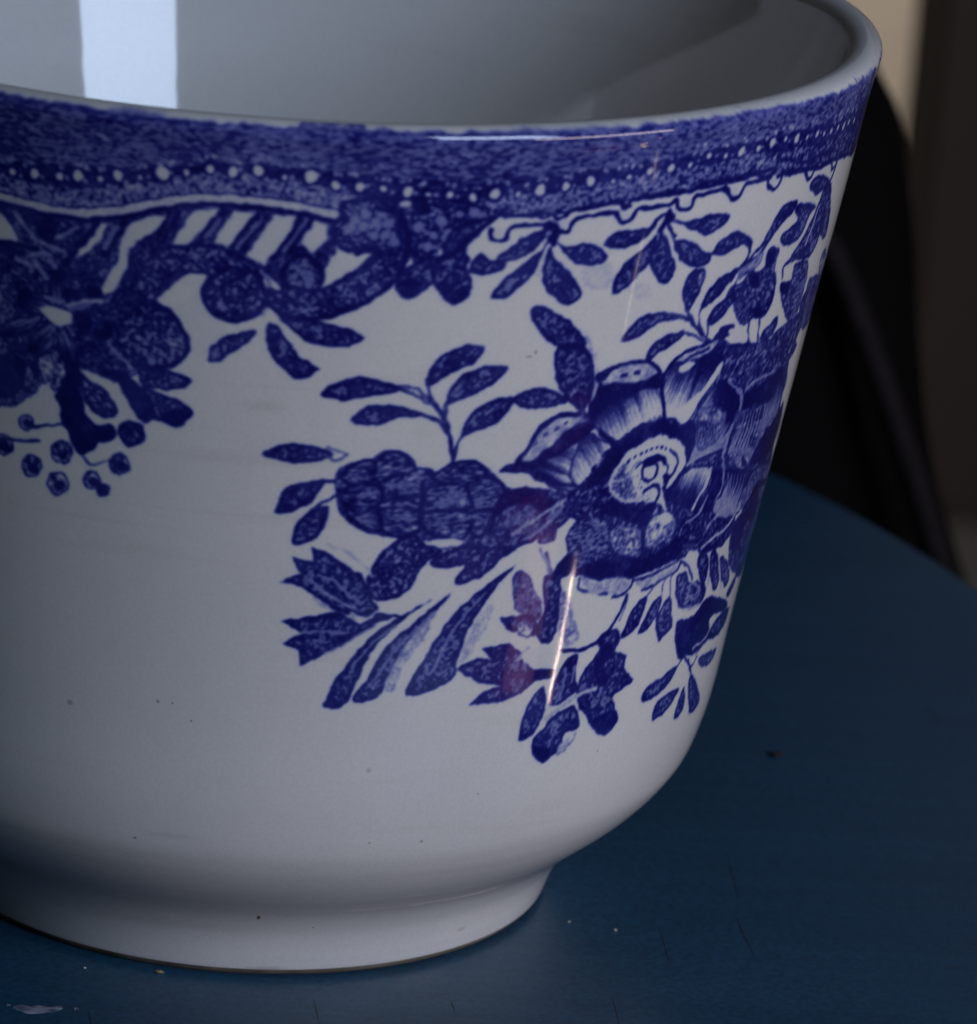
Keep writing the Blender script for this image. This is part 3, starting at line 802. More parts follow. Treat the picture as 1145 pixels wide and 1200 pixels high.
shape('U', 'lite', (470, 292), (540, 300), (600, 350), (570, 350), (500, 310))
shape('U', 'leaf', (920, 35), (970, 28), (1060, 80), (1105, 145), (1080, 185), (1010, 160), (950, 110))
shape('U', 'leaf', (1010, 170), (1080, 150), (1130, 200), (1136, 280), (1112, 345), (1090, 375), (1040, 330), (1003, 250))
shape('U', 'pale', (1100, 110), (1145, 200), (1150, 290), (1120, 350), (1135, 280), (1125, 190))
shape('U', 'leaf', (1070, 320), (1100, 320), (1100, 370), (1085, 375), hue=.8)
line('U', .5, .75, (1090, 370), (1110, 410))
shape('E', 'leaf', (670, 250), (690, 210), (760, 220), (740, 260), (690, 275))
shape('U', 'leaf', (20, 525), (90, 490), (180, 490), (260, 520), (200, 545), (120, 552))
line('U', .26, .6, (230, 520), (270, 545), (310, 520))
line('U', .24, .5, (240, 500), (300, 520))
shape('U', 'leaf', (62, 722), (90, 650), (150, 615), (240, 607), (210, 650), (150, 702))
line('U', .3, .85, (190, 615), (270, 612))
shape('U', 'leaf', (124, 820), (140, 750), (190, 705), (243, 700), (230, 760), (190, 812))
line('U', .24, .75, (180, 710), (230, 680), (275, 655))
shape('U', 'mid', (268, 590), (320, 550), (380, 537), (430, 512), (500, 520), (540, 565), (600, 583), (660, 552), (740, 545), (800, 590), (850, 632), (960, 635), (1060, 660), (1080, 700), (1020, 765),
      (960, 800), (850, 850), (760, 930), (668, 955), (700, 890), (590, 900), (640, 850), (560, 810), (480, 802), (400, 792), (310, 750), (272, 690), k=.95)
for q in (((390, 560), (450, 512), (520, 535), (530, 575), (460, 595), (410, 615)), ((280, 600), (330, 555), (390, 545), (400, 600), (330, 625)), ((275, 640), (370, 622), (420, 640), (410, 700), (300, 690)),
          ((410, 690), (470, 670), (540, 690), (550, 770), (480, 800), (415, 770)), ((460, 620), (540, 570), (600, 590), (570, 660), (480, 660)), ((300, 710), (400, 700), (415, 780), (330, 750)),
          ((590, 600), (660, 555), (740, 548), (770, 590), (700, 610), (640, 630)), ((570, 640), (650, 620), (720, 640), (720, 700), (620, 710), (570, 700)), ((710, 620), (790, 600), (840, 650), (800, 720), (730, 700)),
          ((560, 720), (640, 710), (720, 720), (700, 800), (620, 800), (560, 770)), ((720, 720), (800, 710), (780, 780), (730, 800))):
    shape('U', 'rows', *q)
    line('U', .22, .97, *(list(q) + [q[0]]))
for i in range(26):
    x, y = 300 + RNG.random() * 480, 590 + RNG.random() * 190
    line('U', .16, .45, (x, y), (x + 38, y + RNG.normal(0, 5)))
dot(692, 685, .35, .3, fr='U')
line('U', .5, .97, (560, 620), (555, 700), (548, 770), (500, 805))
shape('U', 'dark', (830, 650), (900, 635), (970, 650), (1010, 690), (950, 740), (880, 690), (800, 740), (770, 780), (800, 700), hue=.2)
shape('U', 'mid', (870, 700), (930, 690), (960, 740), (930, 790), (860, 790), (850, 740), hue=.75, k=.85)
shape('U', 'mid', (940, 770), (1000, 750), (1000, 810), (950, 820), hue=.95, k=.85)
line('U', .35, .3, (860, 790), (920, 750), (1000, 700), (1040, 670), hue=.4)
line('U', .3, .35, (900, 810), (960, 770), (1030, 700))
shape('U', 'leaf', (580, 890), (640, 850), (720, 830), (840, 830), (940, 800), (850, 855), (760, 925), (668, 955), (700, 895), (640, 905), hue=.1)
shape('U', W_, (585, 815), (640, 805), (695, 808), (680, 830), (620, 835))
shape('U', 'stip', (530, 795), (460, 815), (400, 880), (372, 950), (382, 1000), (430, 1012), (510, 980), (560, 900), (630, 845), (570, 825))
# lower left leaves
shape('Y', 'leaf', (80, 235), (150, 205), (118, 150), (195, 168), (188, 118), (250, 138), (300, 180), (355, 212), (392, 290), (412, 332), (330, 352), (270, 335), (200, 285), (150, 247), smooth=False)
line('Y', .2, .25, (180, 225), (230, 270), (300, 310), (340, 325))
line('Y', .2, .3, (210, 210), (270, 240), (320, 290))
line('Y', .28, .2, (190, 285), (270, 340), (330, 360))
shape('Y', 'leaf', (84, 365), (180, 350), (280, 335), (350, 378), (400, 350), (470, 348), (400, 372), (330, 425), (240, 472), (150, 517), (143, 465), (84, 440), (150, 405), smooth=False)
line('Y', .2, .3, (150, 405), (220, 400), (300, 405))
line('Y', .26, .9, (350, 350), (410, 345), (490, 350))
line('Y', .24, .15, (320, 340), (370, 355), (400, 335))
line('Y', .22, .4, (230, 475), (300, 440), (400, 380))
# ribbons
def ribbon(fr, pts, rim):
    shape(fr, 'leaf', *pts)
    line(fr, .20, .35, *rim)
ribbon('Y', [(222, 652), (270, 560), (350, 455), (450, 372), (590, 292), (510, 350), (400, 452), (340, 560), (300, 645)], [(300, 560), (380, 450), (470, 380)])
ribbon('Y', [(325, 632), (370, 560), (440, 450), (540, 362), (655, 273), (570, 368), (490, 472), (440, 570), (400, 625)], [(400, 560), (470, 460), (560, 370)])
ribbon('Y', [(503, 617), (560, 500), (640, 372), (740, 272), (872, 175), (800, 260), (720, 382), (680, 482), (655, 565)], [(590, 540), (660, 400), (770, 270)])
shape('Y', 'pale', (430, 590), (460, 510), (520, 420), (600, 330), (560, 430), (500, 510), (460, 600), k=1.3)
shape('Y', 'pale', (680, 490), (720, 400), (780, 310), (790, 350), (750, 430), (700, 500), k=.9)
shape('Y', 'pale', (240, 110), (330, 160), (390, 220), (380, 190), (300, 130), k=.8)

# --- leaves at the foot of the flower -----------------------------------------
shape('J', 'mid', (240, 180), (330, 185), (385, 290), (430, 400), (405, 495), (330, 460), (255, 430), (235, 300), hue=.85, k=.85)
shape('J', 'leaf', (450, 200), (530, 200), (562, 250), (545, 400), (525, 560), (480, 655), (400, 620), (392, 540), (445, 430), (440, 300))
shape('J', 'pale', (560, 300), (620, 360), (640, 480), (680, 620), (600, 680), (550, 640), (550, 460), k=1.5)
shape('J', 'leaf', (150, 490), (270, 468), (370, 470), (400, 520), (380, 605), (300, 565), (215, 575), hue=.3)
shape('J', 'lite', (260, 520), (340, 500), (380, 560), (330, 620), (270, 590), hue=.4)
shape('Y', 'leaf', (668, 527), (740, 490), (795, 498), (758, 458), (850, 440), (890, 472), (930, 530), (990, 535), (940, 562), (900, 602), (820, 640), (718, 646), (765, 600), (830, 580), (740, 572), smooth=False, hue=.15)
shape('J', 'mid', (210, 860), (300, 840), (320, 900), (280, 980), (190, 1010), (160, 950), hue=.95, k=.9)
line('J', .5, .25, (270, 760), (300, 730), (340, 690), hue=.4)
shape('J', W_, (340, 690), (490, 680), (510, 800), (400, 820), (340, 800), (290, 740))
shape('J', 'dark', (330, 840), (500, 825), (500, 870), (400, 900), (330, 915))
line('J', .36, .92, (560, 700), (620, 705), (700, 690), (790, 650), (870, 575), (940, 470), (1000, 330))
shape('J', 'dark', (800, 640), (870, 570), (940, 570), (930, 620), (860, 680))
line('J', .22, .7, (460, 40), (470, 120), (500, 200))
line('J', .3, .35, (420, 20), (455, 100), (480, 180), hue=.3)
shape('J', 'dark', (505, 190), (530, 130), (600, 60), (640, 40), (620, 180), (560, 210))
shape('Q', 'leaf', (30, 1018), (50, 920), (90, 830), (140, 780), (152, 850), (130, 935), (90, 1000))
shape('Q', 'leaf', (165, 865), (190, 760), (232, 680), (292, 640), (282, 740), (292, 790), (240, 842))
shape('Q', 'leaf', (290, 790), (330, 700), (390, 620), (400, 560), (470, 520), (482, 580), (460, 622), (512, 640), (500, 700), (542, 752), (480, 802), (450, 832), (472, 912), (460, 955), (402, 1000), (350, 955), (330, 905), (300, 870))
shape('Q', 'leaf', (130, 1120), (90, 1080), (98, 1010), (150, 960), (165, 925), (230, 885), (280, 870), (300, 960), (240, 990), (222, 1050), (180, 1090))
shape('Q', 'dark', (380, 640), (440, 580), (460, 700), (420, 780), (370, 740))
shape('Q', 'dark', (370, 920), (460, 890), (465, 945), (402, 998), (355, 955))
shape('Q', 'dark', (95, 1050), (170, 1060), (150, 1110), (125, 1120))
shape('Q', 'pale', (215, 1040), (290, 980), (260, 1040), (200, 1090), k=1.3)
line('Q', .42, .18, (150, 925), (230, 865), (310, 810), (375, 790))
line('Q', .22, .35, (240, 700), (230, 780), (200, 850))
line('Q', .22, .35, (280, 690), (270, 760))
line('Q', .24, .9, (330, 700), (300, 780))
for i in range(20):
    dot(400 + RNG.random() * 90, 660 + RNG.random() * 180, .14, .4, fr='Q')
#PRINT_END

# uneven hand-transferred ink: warped edges, softened, thinned in places
wx = (.9 * noise(5)).round().astype(int)
wy = (.9 * noise(5)).round().astype(int)
jj, ii = np.meshgrid(np.arange(NY), np.arange(NX), indexing='ij')
jj = np.clip(jj + wy, 0, NY - 1)
ii = np.clip(ii + wx, 0, NX - 1)
D = D[jj, ii]
D = D * (.90 + .07 * np.clip(NL, -2, 1.2)) - .10 * sstep(.6, 2.2, NM) * (D > .4) - .07 * sstep(1.0, 2.2, NS) * (D > .3)
halo = blur(D, 9)
D = blur(D, 2)
D = np.clip(np.maximum(D, 0) + .10 * halo * (1 - D), 0, 1)
Hh = .60 * blur(Hh, 20) * np.clip(1 + .3 * NM, 0, 2)
# fine grey-brown specks under the glaze and tea-coloured stains
SPX = np.zeros_like(D)

TW = int(2 * math.pi * RREF * S)
TEX = np.zeros((NY, TW, 4), np.float32)
TEX[..., 3] = 1
half = X1 - X0
xt = (np.arange(TW) + .5) / S - math.pi * RREF
k = (xt - X0) % (2 * half)
k = np.where(k > half, 2 * half - k, k)
col = np.clip((k * S).astype(int), 0, NX - 1)
TEX[..., 0] = D[:, col]
TEX[..., 1] = Hh[:, col]
TEX[..., 2] = ST[:, col]
img = bpy.data.images.new('transfer_print', TW, NY, alpha=False, float_buffer=False)
img.colorspace_settings.name = 'Non-Color'
img.pixels.foreach_set(np.ascontiguousarray(TEX[::-1]).ravel())
img.update()
img.pack()


# ------------------------------------------------------------------ materials
def mat(name):
    m = bpy.data.materials.new(name)
    m.use_nodes = True
    nt = m.node_tree
    return m, nt, nt.nodes['Principled BSDF']


def nd(nt, t, **kw):
    n = nt.nodes.new(t)
    for a, b in kw.items():
        setattr(n, a, b)
    return n


def glaze(printed):
    m, nt, b = mat('printed_glaze' if printed else 'white_glaze')
    L = nt.links.new
    tc = nd(nt, 'ShaderNodeTexCoord')
    # faint cream and grey clouding of the earthenware
    n1 = nd(nt, 'ShaderNodeTexNoise')
    n1.inputs['Scale'].default_value = 60
    n1.inputs['Detail'].default_value = 5
    L(tc.outputs['Object'], n1.inputs['Vector'])
    r1 = nd(nt, 'ShaderNodeValToRGB')
    r1.color_ramp.elements[0].position = .35
    r1.color_ramp.elements[0].color = (.648, .605, .568, 1)
    r1.color_ramp.elements[1].position = .65
    r1.color_ramp.elements[1].color = (.690, .642, .595, 1)
    L(n1.outputs[0], r1.inputs[0])
    # fine grain
    n2 = nd(nt, 'ShaderNodeTexNoise')
    n2.inputs['Scale'].default_value = 3600
    n2.inputs['Detail'].default_value = 2
    L(tc.outputs['Object'], n2.inputs['Vector'])
    r2 = nd(nt, 'ShaderNodeMapRange')
    r2.inputs[1].default_value, r2.inputs[2].default_value, r2.inputs[3].default_value, r2.inputs[4].default_value = .3, .7, .955, 1.04
    L(n2.outputs[0], r2.inputs[0])
    mg = nd(nt, 'ShaderNodeMix', data_type='RGBA', blend_type='MULTIPLY')
    mg.inputs[0].default_value = 1
    L(r1.outputs[0], mg.inputs[6])
    L(r2.outputs[0], mg.inputs[7])
    # kiln specks
    v = nd(nt, 'ShaderNodeTexVoronoi')
    v.inputs['Scale'].default_value = 75
    L(tc.outputs['Object'], v.inputs['Vector'])
    sp = nd(nt, 'ShaderNodeMapRange')
    sp.inputs[1].default_value, sp.inputs[2].default_value, sp.inputs[3].default_value, sp.inputs[4].default_value = .018, .045, 1, 0
    L(v.outputs['Distance'], sp.inputs[0])
    wn = nd(nt, 'ShaderNodeSeparateColor')
    L(v.outputs['Color'], wn.inputs[0])
    gt = nd(nt, 'ShaderNodeMath', operation='GREATER_THAN')
    gt.inputs[1].default_value = .62
    L(wn.outputs[0], gt.inputs[0])
    sm = nd(nt, 'ShaderNodeMath', operation='MULTIPLY')
    L(sp.outputs[0], sm.inputs[0])
    L(gt.outputs[0], sm.inputs[1])
    sm2 = nd(nt, 'ShaderNodeMath', operation='MULTIPLY')
    sm2.inputs[1].default_value = .62
    L(sm.outputs[0], sm2.inputs[0])
    ms = nd(nt, 'ShaderNodeMix', data_type='RGBA')
    ms.inputs[7].default_value = (.12, .10, .07, 1)
    L(sm2.outputs[0], ms.inputs[0])
    L(mg.outputs[2], ms.inputs[6])
    out = ms.outputs[2]
    # tea-coloured stain streaks running round
    mp = nd(nt, 'ShaderNodeMapping')
    mp.inputs['Scale'].default_value = (40, 40, 420)
    L(tc.outputs['Object'], mp.inputs[0])
    n3 = nd(nt, 'ShaderNodeTexNoise')
    n3.inputs['Scale'].default_value = 1
    n3.inputs['Detail'].default_value = 4
    L(mp.outputs[0], n3.inputs['Vector'])
    s3 = nd(nt, 'ShaderNodeMapRange')
    s3.inputs[1].default_value, s3.inputs[2].default_value, s3.inputs[4].default_value = .60, .80, .22
    L(n3.outputs[0], s3.inputs[0])
    mt = nd(nt, 'ShaderNodeMix', data_type='RGBA', blend_type='MULTIPLY')
    mt.inputs[7].default_value = (.72, .66, .56, 1)
    L(s3.outputs[0], mt.inputs[0])
    L(out, mt.inputs[6])
    out = mt.outputs[2]
    if printed:
        uv = nd(nt, 'ShaderNodeUVMap', uv_map='UVMap')
        im = nd(nt, 'ShaderNodeTexImage', image=img, interpolation='Linear', extension='EXTEND')
        L(uv.outputs[0], im.inputs[0])
        sc = nd(nt, 'ShaderNodeSeparateColor')
        L(im.outputs[0], sc.inputs[0])
        rp = nd(nt, 'ShaderNodeValToRGB')     # cobalt tone against ink density
        e = rp.color_ramp.elements
        e[0].position, e[0].color = 0, (1, 1, 1, 1)
        e[1].position, e[1].color = 1.0, (.008, .005, .095, 1)
        for p_, c_ in ((.16, (.66, .69, .93, 1)), (.40, (.20, .23, .66, 1)), (.66, (.038, .046, .33, 1)), (.86, (.012, .012, .20, 1))):
            q = e.new(p_)
            q.color = c_
        L(sc.outputs[0], rp.inputs[0])
        mu = nd(nt, 'ShaderNodeMix', data_type='RGBA', blend_type='MULTIPLY')
        mu.inputs[0].default_value = 1
        L(out, mu.inputs[6])
        L(rp.outputs[0], mu.inputs[7])
        st = nd(nt, 'ShaderNodeMix', data_type='RGBA', blend_type='MULTIPLY')
        st.inputs[7].default_value = (.20, .14, .06, 1)
        L(sc.outputs[2], st.inputs[0])
        L(mu.outputs[2], st.inputs[6])
        mu = st
        # reddish reflection in the glaze, painted into the base colour
        mh = nd(nt, 'ShaderNodeMix', data_type='RGBA', blend_type='ADD')
        mh.inputs[7].default_value = (.085, .012, .0, 1)
        L(sc.outputs[1], mh.inputs[0])
        L(mu.outputs[2], mh.inputs[6])
        out = mh.outputs[2]
    L(out, b.inputs['Base Color'])
    b.inputs['Roughness'].default_value = .055
    b.inputs['IOR'].default_value = 1.6
    b.inputs['Coat Weight'].default_value = 0.0
    # softly uneven glaze
    n4 = nd(nt, 'ShaderNodeTexNoise')
    n4.inputs['Scale'].default_value = 110
    n4.inputs['Detail'].default_value = 2
    L(tc.outputs['Object'], n4.inputs['Vector'])
    bp = nd(nt, 'ShaderNodeBump')
    bp.inputs['Strength'].default_value = .18
    bp.inputs['Distance'].default_value = .0002
    L(n4.outputs[0], bp.inputs['Height'])
    L(bp.outputs[0], b.inputs['Normal'])
    return m


def simple(name, col, rough, scale=0, amt=.2, col2=None, spec=.5, bump=0):
    m, nt, b = mat(name)
    L = nt.links.new
    if scale:
        tc = nd(nt, 'ShaderNodeTexCoord')
        n = nd(nt, 'ShaderNodeTexNoise')
        n.inputs['Scale'].default_value = scale
        n.inputs['Detail'].default_value = 6
        L(tc.outputs['Object'], n.inputs['Vector'])
        r = nd(nt, 'ShaderNodeValToRGB')
        r.color_ramp.elements[0].position, r.color_ramp.elements[0].color = .3, (*col, 1)
        r.color_ramp.elements[1].position, r.color_ramp.elements[1].color = .7, (*(col2 or [c * (1 + amt) for c in col]), 1)
        L(n.outputs[0], r.inputs[0])
        L(r.outputs[0], b.inputs['Base Color'])
        if bump:
            bp = nd(nt, 'ShaderNodeBump')
            bp.inputs['Strength'].default_value = .5
            bp.inputs['Distance'].default_value = bump
            L(n.outputs[0], bp.inputs['Height'])
            L(bp.outputs[0], b.inputs['Normal'])
    else:
        b.inputs['Base Color'].default_value = (*col, 1)
    b.inputs['Roughness'].default_value = rough
    b.inputs['Specular IOR Level'].default_value = spec
    return m


GP, GW = glaze(True), glaze(False)


def obj(name, verts, faces, m, parent=None, uvs=None, normals=None):
    me = bpy.data.meshes.new(name)
    me.from_pydata([tuple(v) for v in verts], [], faces)
    me.materials.append(m)
    me.polygons.foreach_set('use_smooth', [True] * len(me.polygons))
    if uvs is not None:
        l = me.uv_layers.new(name='UVMap')
        l.data.foreach_set('uv', np.asarray(uvs, np.float32).ravel())
    me.update()
    if normals is not None:
        me.normals_split_custom_set_from_vertices([tuple(n) for n in normals])
    o = bpy.data.objects.new(name, me)
    C.objects.link(o)
    if parent:
        o.parent = parent
    return o


def lathe(name, prof, m, parent, tangents, n=256, apex=None):
    """prof: (z, r) in mm, ordered; outward normal from tangents so that parts shade as one surface"""
    th = -math.pi + np.arange(n) / n * 2 * math.pi
    V, Nn = [], []
    for (z, r), (tz, tr) in zip(prof, tangents):
        l = math.hypot(tz, tr)
        nr, nz = tz / l, -tr / l
        for t in th:
            V.append((r * math.cos(t) * MM, r * math.sin(t) * MM, z * MM))
            Nn.append((nr * math.cos(t), nr * math.sin(t), nz))
    F, U = [], []
    for j in range(len(prof) - 1):
        for i in range(n):
            i2 = (i + 1) % n
            F.append((j * n + i, j * n + i2, (j + 1) * n + i2, (j + 1) * n + i))
            for a, b_ in ((i, j), (i + 1, j), (i + 1, j + 1), (i, j + 1)):
                U.append((a / n, prof[b_][0] / ZT if apex is None or b_ < apex else .995))
    return obj(name, V, F, m, parent, U, Nn)


# whole section outside-bottom -> rim -> inside-bottom as one dense curve, cut into parts
lip = [(78.0, 50.05), (78.7, 50.15), (79.2, 49.95), (79.55, 49.4), (79.68, 48.7), (79.55, 48.0), (79.15, 47.45), (78.4, 47.1)]
inner = [(76.0, 46.55), (70, 45.0), (60, 42.4), (48, 39.1), (36, 35.3), (26, 31.2), (20, 27.8), (16.5, 23.5), (14.6, 18), (13.8, 11), (13.6, 5), (13.5, 0.05)]
full = catmull(OUT + lip + inner, 6)
tg = np.gradient(full, axis=0)
nO = (len(OUT) - 1) * 6
nF = 7 * 6                       # foot ring runs up to the cove
nL = len(OUT + lip) * 6 - 3
cup = bpy.data.objects.new('cup', None)
C.objects.link(cup)
cup['label'] = 'white cup with blue floral transfer print and painted-in violet reflection, standing on the blue table'
cup['category'] = 'cup'
lathe('body', full[nF:nO + 1], GP, cup, tg[nF:nO + 1])
lathe('rim', full[nO:nL + 1], GP, cup, tg[nO:nL + 1], apex=int(full[nO:nL + 1, 0].argmax()) - 2)
lathe('interior', full[nL:], GW, cup, tg[nL:])
# foot ring closes underneath
under = [(.0, 26.6), (.0, 25.2), (.3, 24.6), (2.2, 24.0), (3.2, 22.5), (3.4, 10), (3.4, .05)][::-1]
uc = catmull(under, 4)
lathe('foot_ring', full[6:nF + 1], GP, cup, tg[6:nF + 1])
ft = np.vstack([uc, full[:7]])
lathe('unglazed_edge', ft, simple('stained_biscuit', (.10, .065, .04), .85, 260, 0, (.24, .19, .14)), cup, np.gradient(ft, axis=0))


# ------------------------------------------------------------------ table
def table_material():
    m, nt, b = mat('blue_painted_wood')
    L = nt.links.new
    tc = nd(nt, 'ShaderNodeTexCoord')
    mp = nd(nt, 'ShaderNodeMapping')
    mp.inputs['Scale'].default_value = (14, 260, 14)       # brush marks run across
    L(tc.outputs['Object'], mp.inputs[0])
    n = nd(nt, 'ShaderNodeTexNoise')
    n.inputs['Scale'].default_value = 1
    n.inputs['Detail'].default_value = 6
    L(mp.outputs[0], n.inputs['Vector'])
    n2 = nd(nt, 'ShaderNodeTexNoise')
    n2.inputs['Scale'].default_value = 22
    n2.inputs['Detail'].default_value = 6
    L(tc.outputs['Object'], n2.inputs['Vector'])
    r = nd(nt, 'ShaderNodeValToRGB')
    r.color_ramp.elements[0].position, r.color_ramp.elements[0].color = .30, (.010, .046, .088, 1)
    r.color_ramp.elements[1].position, r.color_ramp.elements[1].color = .72, (.019, .072, .128, 1)
    ad = nd(nt, 'ShaderNodeMath', operation='MULTIPLY_ADD')
    ad.inputs[1].default_value = .5
    L(n.outputs[0], ad.inputs[0])
    hf = nd(nt, 'ShaderNodeMath', operation='MULTIPLY')
    hf.inputs[1].default_value = .5
    L(n2.outputs[0], hf.inputs[0])
    L(hf.outputs[0], ad.inputs[2])
    L(ad.outputs[0], r.inputs[0])
    at = nd(nt, 'ShaderNodeVertexColor', layer_name='wear')
    n3 = nd(nt, 'ShaderNodeTexNoise')
    n3.inputs['Scale'].default_value = 1800
    L(tc.outputs['Object'], n3.inputs['Vector'])
    r3 = nd(nt, 'ShaderNodeMapRange')
    r3.inputs[1].default_value, r3.inputs[2].default_value, r3.inputs[3].default_value, r3.inputs[4].default_value = .3, .7, .75, 1.25
    L(n3.outputs[0], r3.inputs[0])
    mg = nd(nt, 'ShaderNodeMix', data_type='RGBA', blend_type='MULTIPLY')
    mg.inputs[0].default_value = 1
    L(r.outputs[0], mg.inputs[6])
    L(r3.outputs[0], mg.inputs[7])
    L(mg.outputs[2], b.inputs['Base Color'])
    b.inputs['Specular IOR Level'].default_value = .29
    rr = nd(nt, 'ShaderNodeMapRange')
    rr.inputs[3].default_value, rr.inputs[4].default_value = .20, .36
    L(n2.outputs[0], rr.inputs[0])
    L(rr.outputs[0], b.inputs['Roughness'])
    bp = nd(nt, 'ShaderNodeBump')
    bp.inputs['Strength'].default_value = .3
    bp.inputs['Distance'].default_value = .0002
    L(n.outputs[0], bp.inputs['Height'])
    L(bp.outputs[0], b.inputs['Normal'])
    return m


TR, TX, TY = 175.0, -87.0, 34.4
table = bpy.data.objects.new('round_table', None)
C.objects.link(table)
table.location = (TX * MM, TY * MM, -26 * MM)
table['label'] = 'small round table painted dark blue, under the cup'
table['category'] = 'table'
tprof = [(-26.0, .1), (-26.0, TR - 12), (-24.5, TR - 5), (-20, TR - 1.2), (-14, TR), (-7, TR - .2), (-3.6, TR - .9), (-1.3, TR - 1.9), (-.3, TR - 3.4), (0, TR - 6), (0, TR - 60), (0, .1)]
tp = catmull(tprof, 4)
tp[:, 0] = np.clip(tp[:, 0], -26, 0) + 26
mtab = table_material()
lathe('table_top', tp, mtab, table, np.gradient(tp, axis=0), n=192)


def on_z(px, z=0.0):
    o, d = rays(px)
    return o + d * ((z - o[2]) / d[:, 2])[:, None]


def on_y(px, y):
    o, d = rays(px)
    return o + d * ((y - o[1]) / d[:, 1])[:, None]


# scratches cut into the paint: fine raised burrs of dark grime, each a thin sliver lying on the paint
def sliver(name, pix, width, m, parent, h=.02):
    P = on_z(pix)
    P = catmull(P, 4)
    n = len(P)
    V, F = [], []
    for i, p in enumerate(P):
        t = P[min(i + 1, n - 1)] - P[max(i - 1, 0)]
        t = t / np.linalg.norm(t)
        s = np.array([-t[1], t[0], 0])
        w = width * .5 * math.sin(math.pi * (i + .35) / (n - .3)) * (0.7 + .6 * RNG.random())
        for q, hh in ((-1, .004), (0, h), (1, .004)):
            v = p + s * w * q
            V.append(((v[0] - TX) * MM, (v[1] - TY) * MM, (26 + hh) * MM))
    for i in range(n - 1):
        for k_ in (0, 1):
            a = i * 3 + k_
            F.append((a, a + 3, a + 4, a + 1))
    return obj(name, V, F, m, parent)


mscr = simple('grime', (.006, .009, .013), .6)
mscr2 = simple('bare_chip', (.40, .38, .45), .5, 700, 0, (.06, .08, .13))
for pix, w in (([(852, 1006), (857, 1022), (862, 1040), (867, 1056)], .12), ([(862, 1070), (867, 1086), (876, 1105), (884, 1120)], .14), ([(771, 1085), (777, 1102), (781, 1118), (786, 1132)], .10),
               ([(716, 1165), (722, 1186), (726, 1204)], .1), ([(367, 1169), (371, 1186), (375, 1202)], .11), ([(104, 1184), (107, 1204)], .11), ([(528, 1172), (534, 1188)], .09), ([(1080, 820), (1094, 838), (1104, 852)], .10)):
    sliver('scratch', pix, w, mscr, table)
# chipped paint at the lower left: an irregular flake
def flake(pix, parent):
    P = on_z(pix)
    P = np.vstack([P[k] + (P[(k + 1) % len(P)] - P[k]) * t for k in range(len(P)) for t in (0, .33, .66)])
    P[:, :2] += RNG.normal(0, .09, (len(P), 2))
    ctr = P.mean(0)
    n = len(P)
    V = [((ctr[0] - TX) * MM, (ctr[1] - TY) * MM, 26.05 * MM)] + [((p[0] - TX) * MM, (p[1] - TY) * MM, 26.006 * MM) for p in P] + \
        [(((p[0] * .7 + ctr[0] * .3) - TX) * MM, ((p[1] * .7 + ctr[1] * .3) - TY) * MM, (26.04 + .02 * RNG.random()) * MM) for p in P]
    F = [(1 + i, 1 + (i + 1) % n, 1 + n + (i + 1) % n, 1 + n + i) for i in range(n)] + [(0, 1 + n + i, 1 + n + (i + 1) % n) for i in range(n)]
    return obj('paint_chip', V, F, mscr2, parent)


flake([(15, 1180), (24, 1177), (34, 1180), (46, 1178), (56, 1180), (70, 1179), (78, 1182), (66, 1186), (50, 1187), (38, 1189), (28, 1187), (20, 1184)], table)
flake([(84, 1181), (90, 1180), (92, 1183), (86, 1184)], table)
flake([(6, 1176), (10, 1175), (12, 1178), (7, 1179)], table)


# crumbs
def crumb(px, sx, sy, sz, m, label, name='crumb', group=None):
    bm = bmesh.new()
    bmesh.ops.create_icosphere(bm, subdivisions=3, radius=1)
    for v in bm.verts:
        q = v.co
        f = 1 + .22 * math.sin(5 * q.x + 3 * q.y + px[0]) + .15 * math.sin(7 * q.z + 4 * q.y)
        v.co = Vector((q.x * sx * f, q.y * sy * f, q.z * sz * f)) * MM
    me = bpy.data.meshes.new(name)
    bm.to_mesh(me)
    bm.free()
    me.materials.append(m)
    me.polygons.foreach_set('use_smooth', [True] * len(me.polygons))
    o = bpy.data.objects.new(name, me)
    C.objects.link(o)
    p = on_z([px])[0]
    o.location = (p[0] * MM, p[1] * MM, sz * .8 * MM)
    o['label'] = label
    o['category'] = 'crumb'
    if group:
        o['group'] = group
    return o


mcr = simple('dark_crumb', (.006, .005, .004), .8, 900, .5)
mlt = simple('pale_grit', (.35, .34, .30), .7, 900, .4)
crumb((909, 886), .75, .55, .22, mcr, 'small black crumb lying on the blue table right of the cup')
crumb((721, 1091), .14, .12, .1, mlt, 'tiny pale speck of grit on the table just right of the foot ring', 'grit')
crumb((667, 1081), .12, .10, .08, mlt, 'tiny grey speck of grit on the table beside the foot ring, nearer the cup', 'grit')
crumb((99, 1135), .13, .10, .08, mlt, 'tiny pale speck of grit on the table left of the foot ring', 'grit')
crumb((186, 1140), .38, .16, .12, simple('brown_grit', (.25, .17, .09), .8), 'brown crumb wedged against the bottom edge of the foot ring', 'crumb')

# ------------------------------------------------------------------ black chair back behind the table
YB = 205.0
opx = [(930, -40), (962, -6), (984, 8), (1003, 34), (1030, 84), (1052, 130), (1070, 168), (1080, 235), (1087, 330), (1092, 430), (1100, 520), (1112, 600), (1128, 660), (1152, 740), (1180, 860)]
R_ = on_y(opx, YB)
topz = on_y([(860, -95)], YB)[0]
xm = topz[0]
right = [(p[0], p[2]) for p in R_]
ctrl = [(xm, topz[2])] + right
leftp = [(2 * xm - x, z) for x, z in right[::-1]]
outl = catmull(ctrl + [(right[-1][0] + 4, right[-1][1] - 60)], 4)
outl = np.vstack([outl, [[2 * xm - x, z] for x, z in outl[::-1][:-1]]])
cen = outl.mean(0)


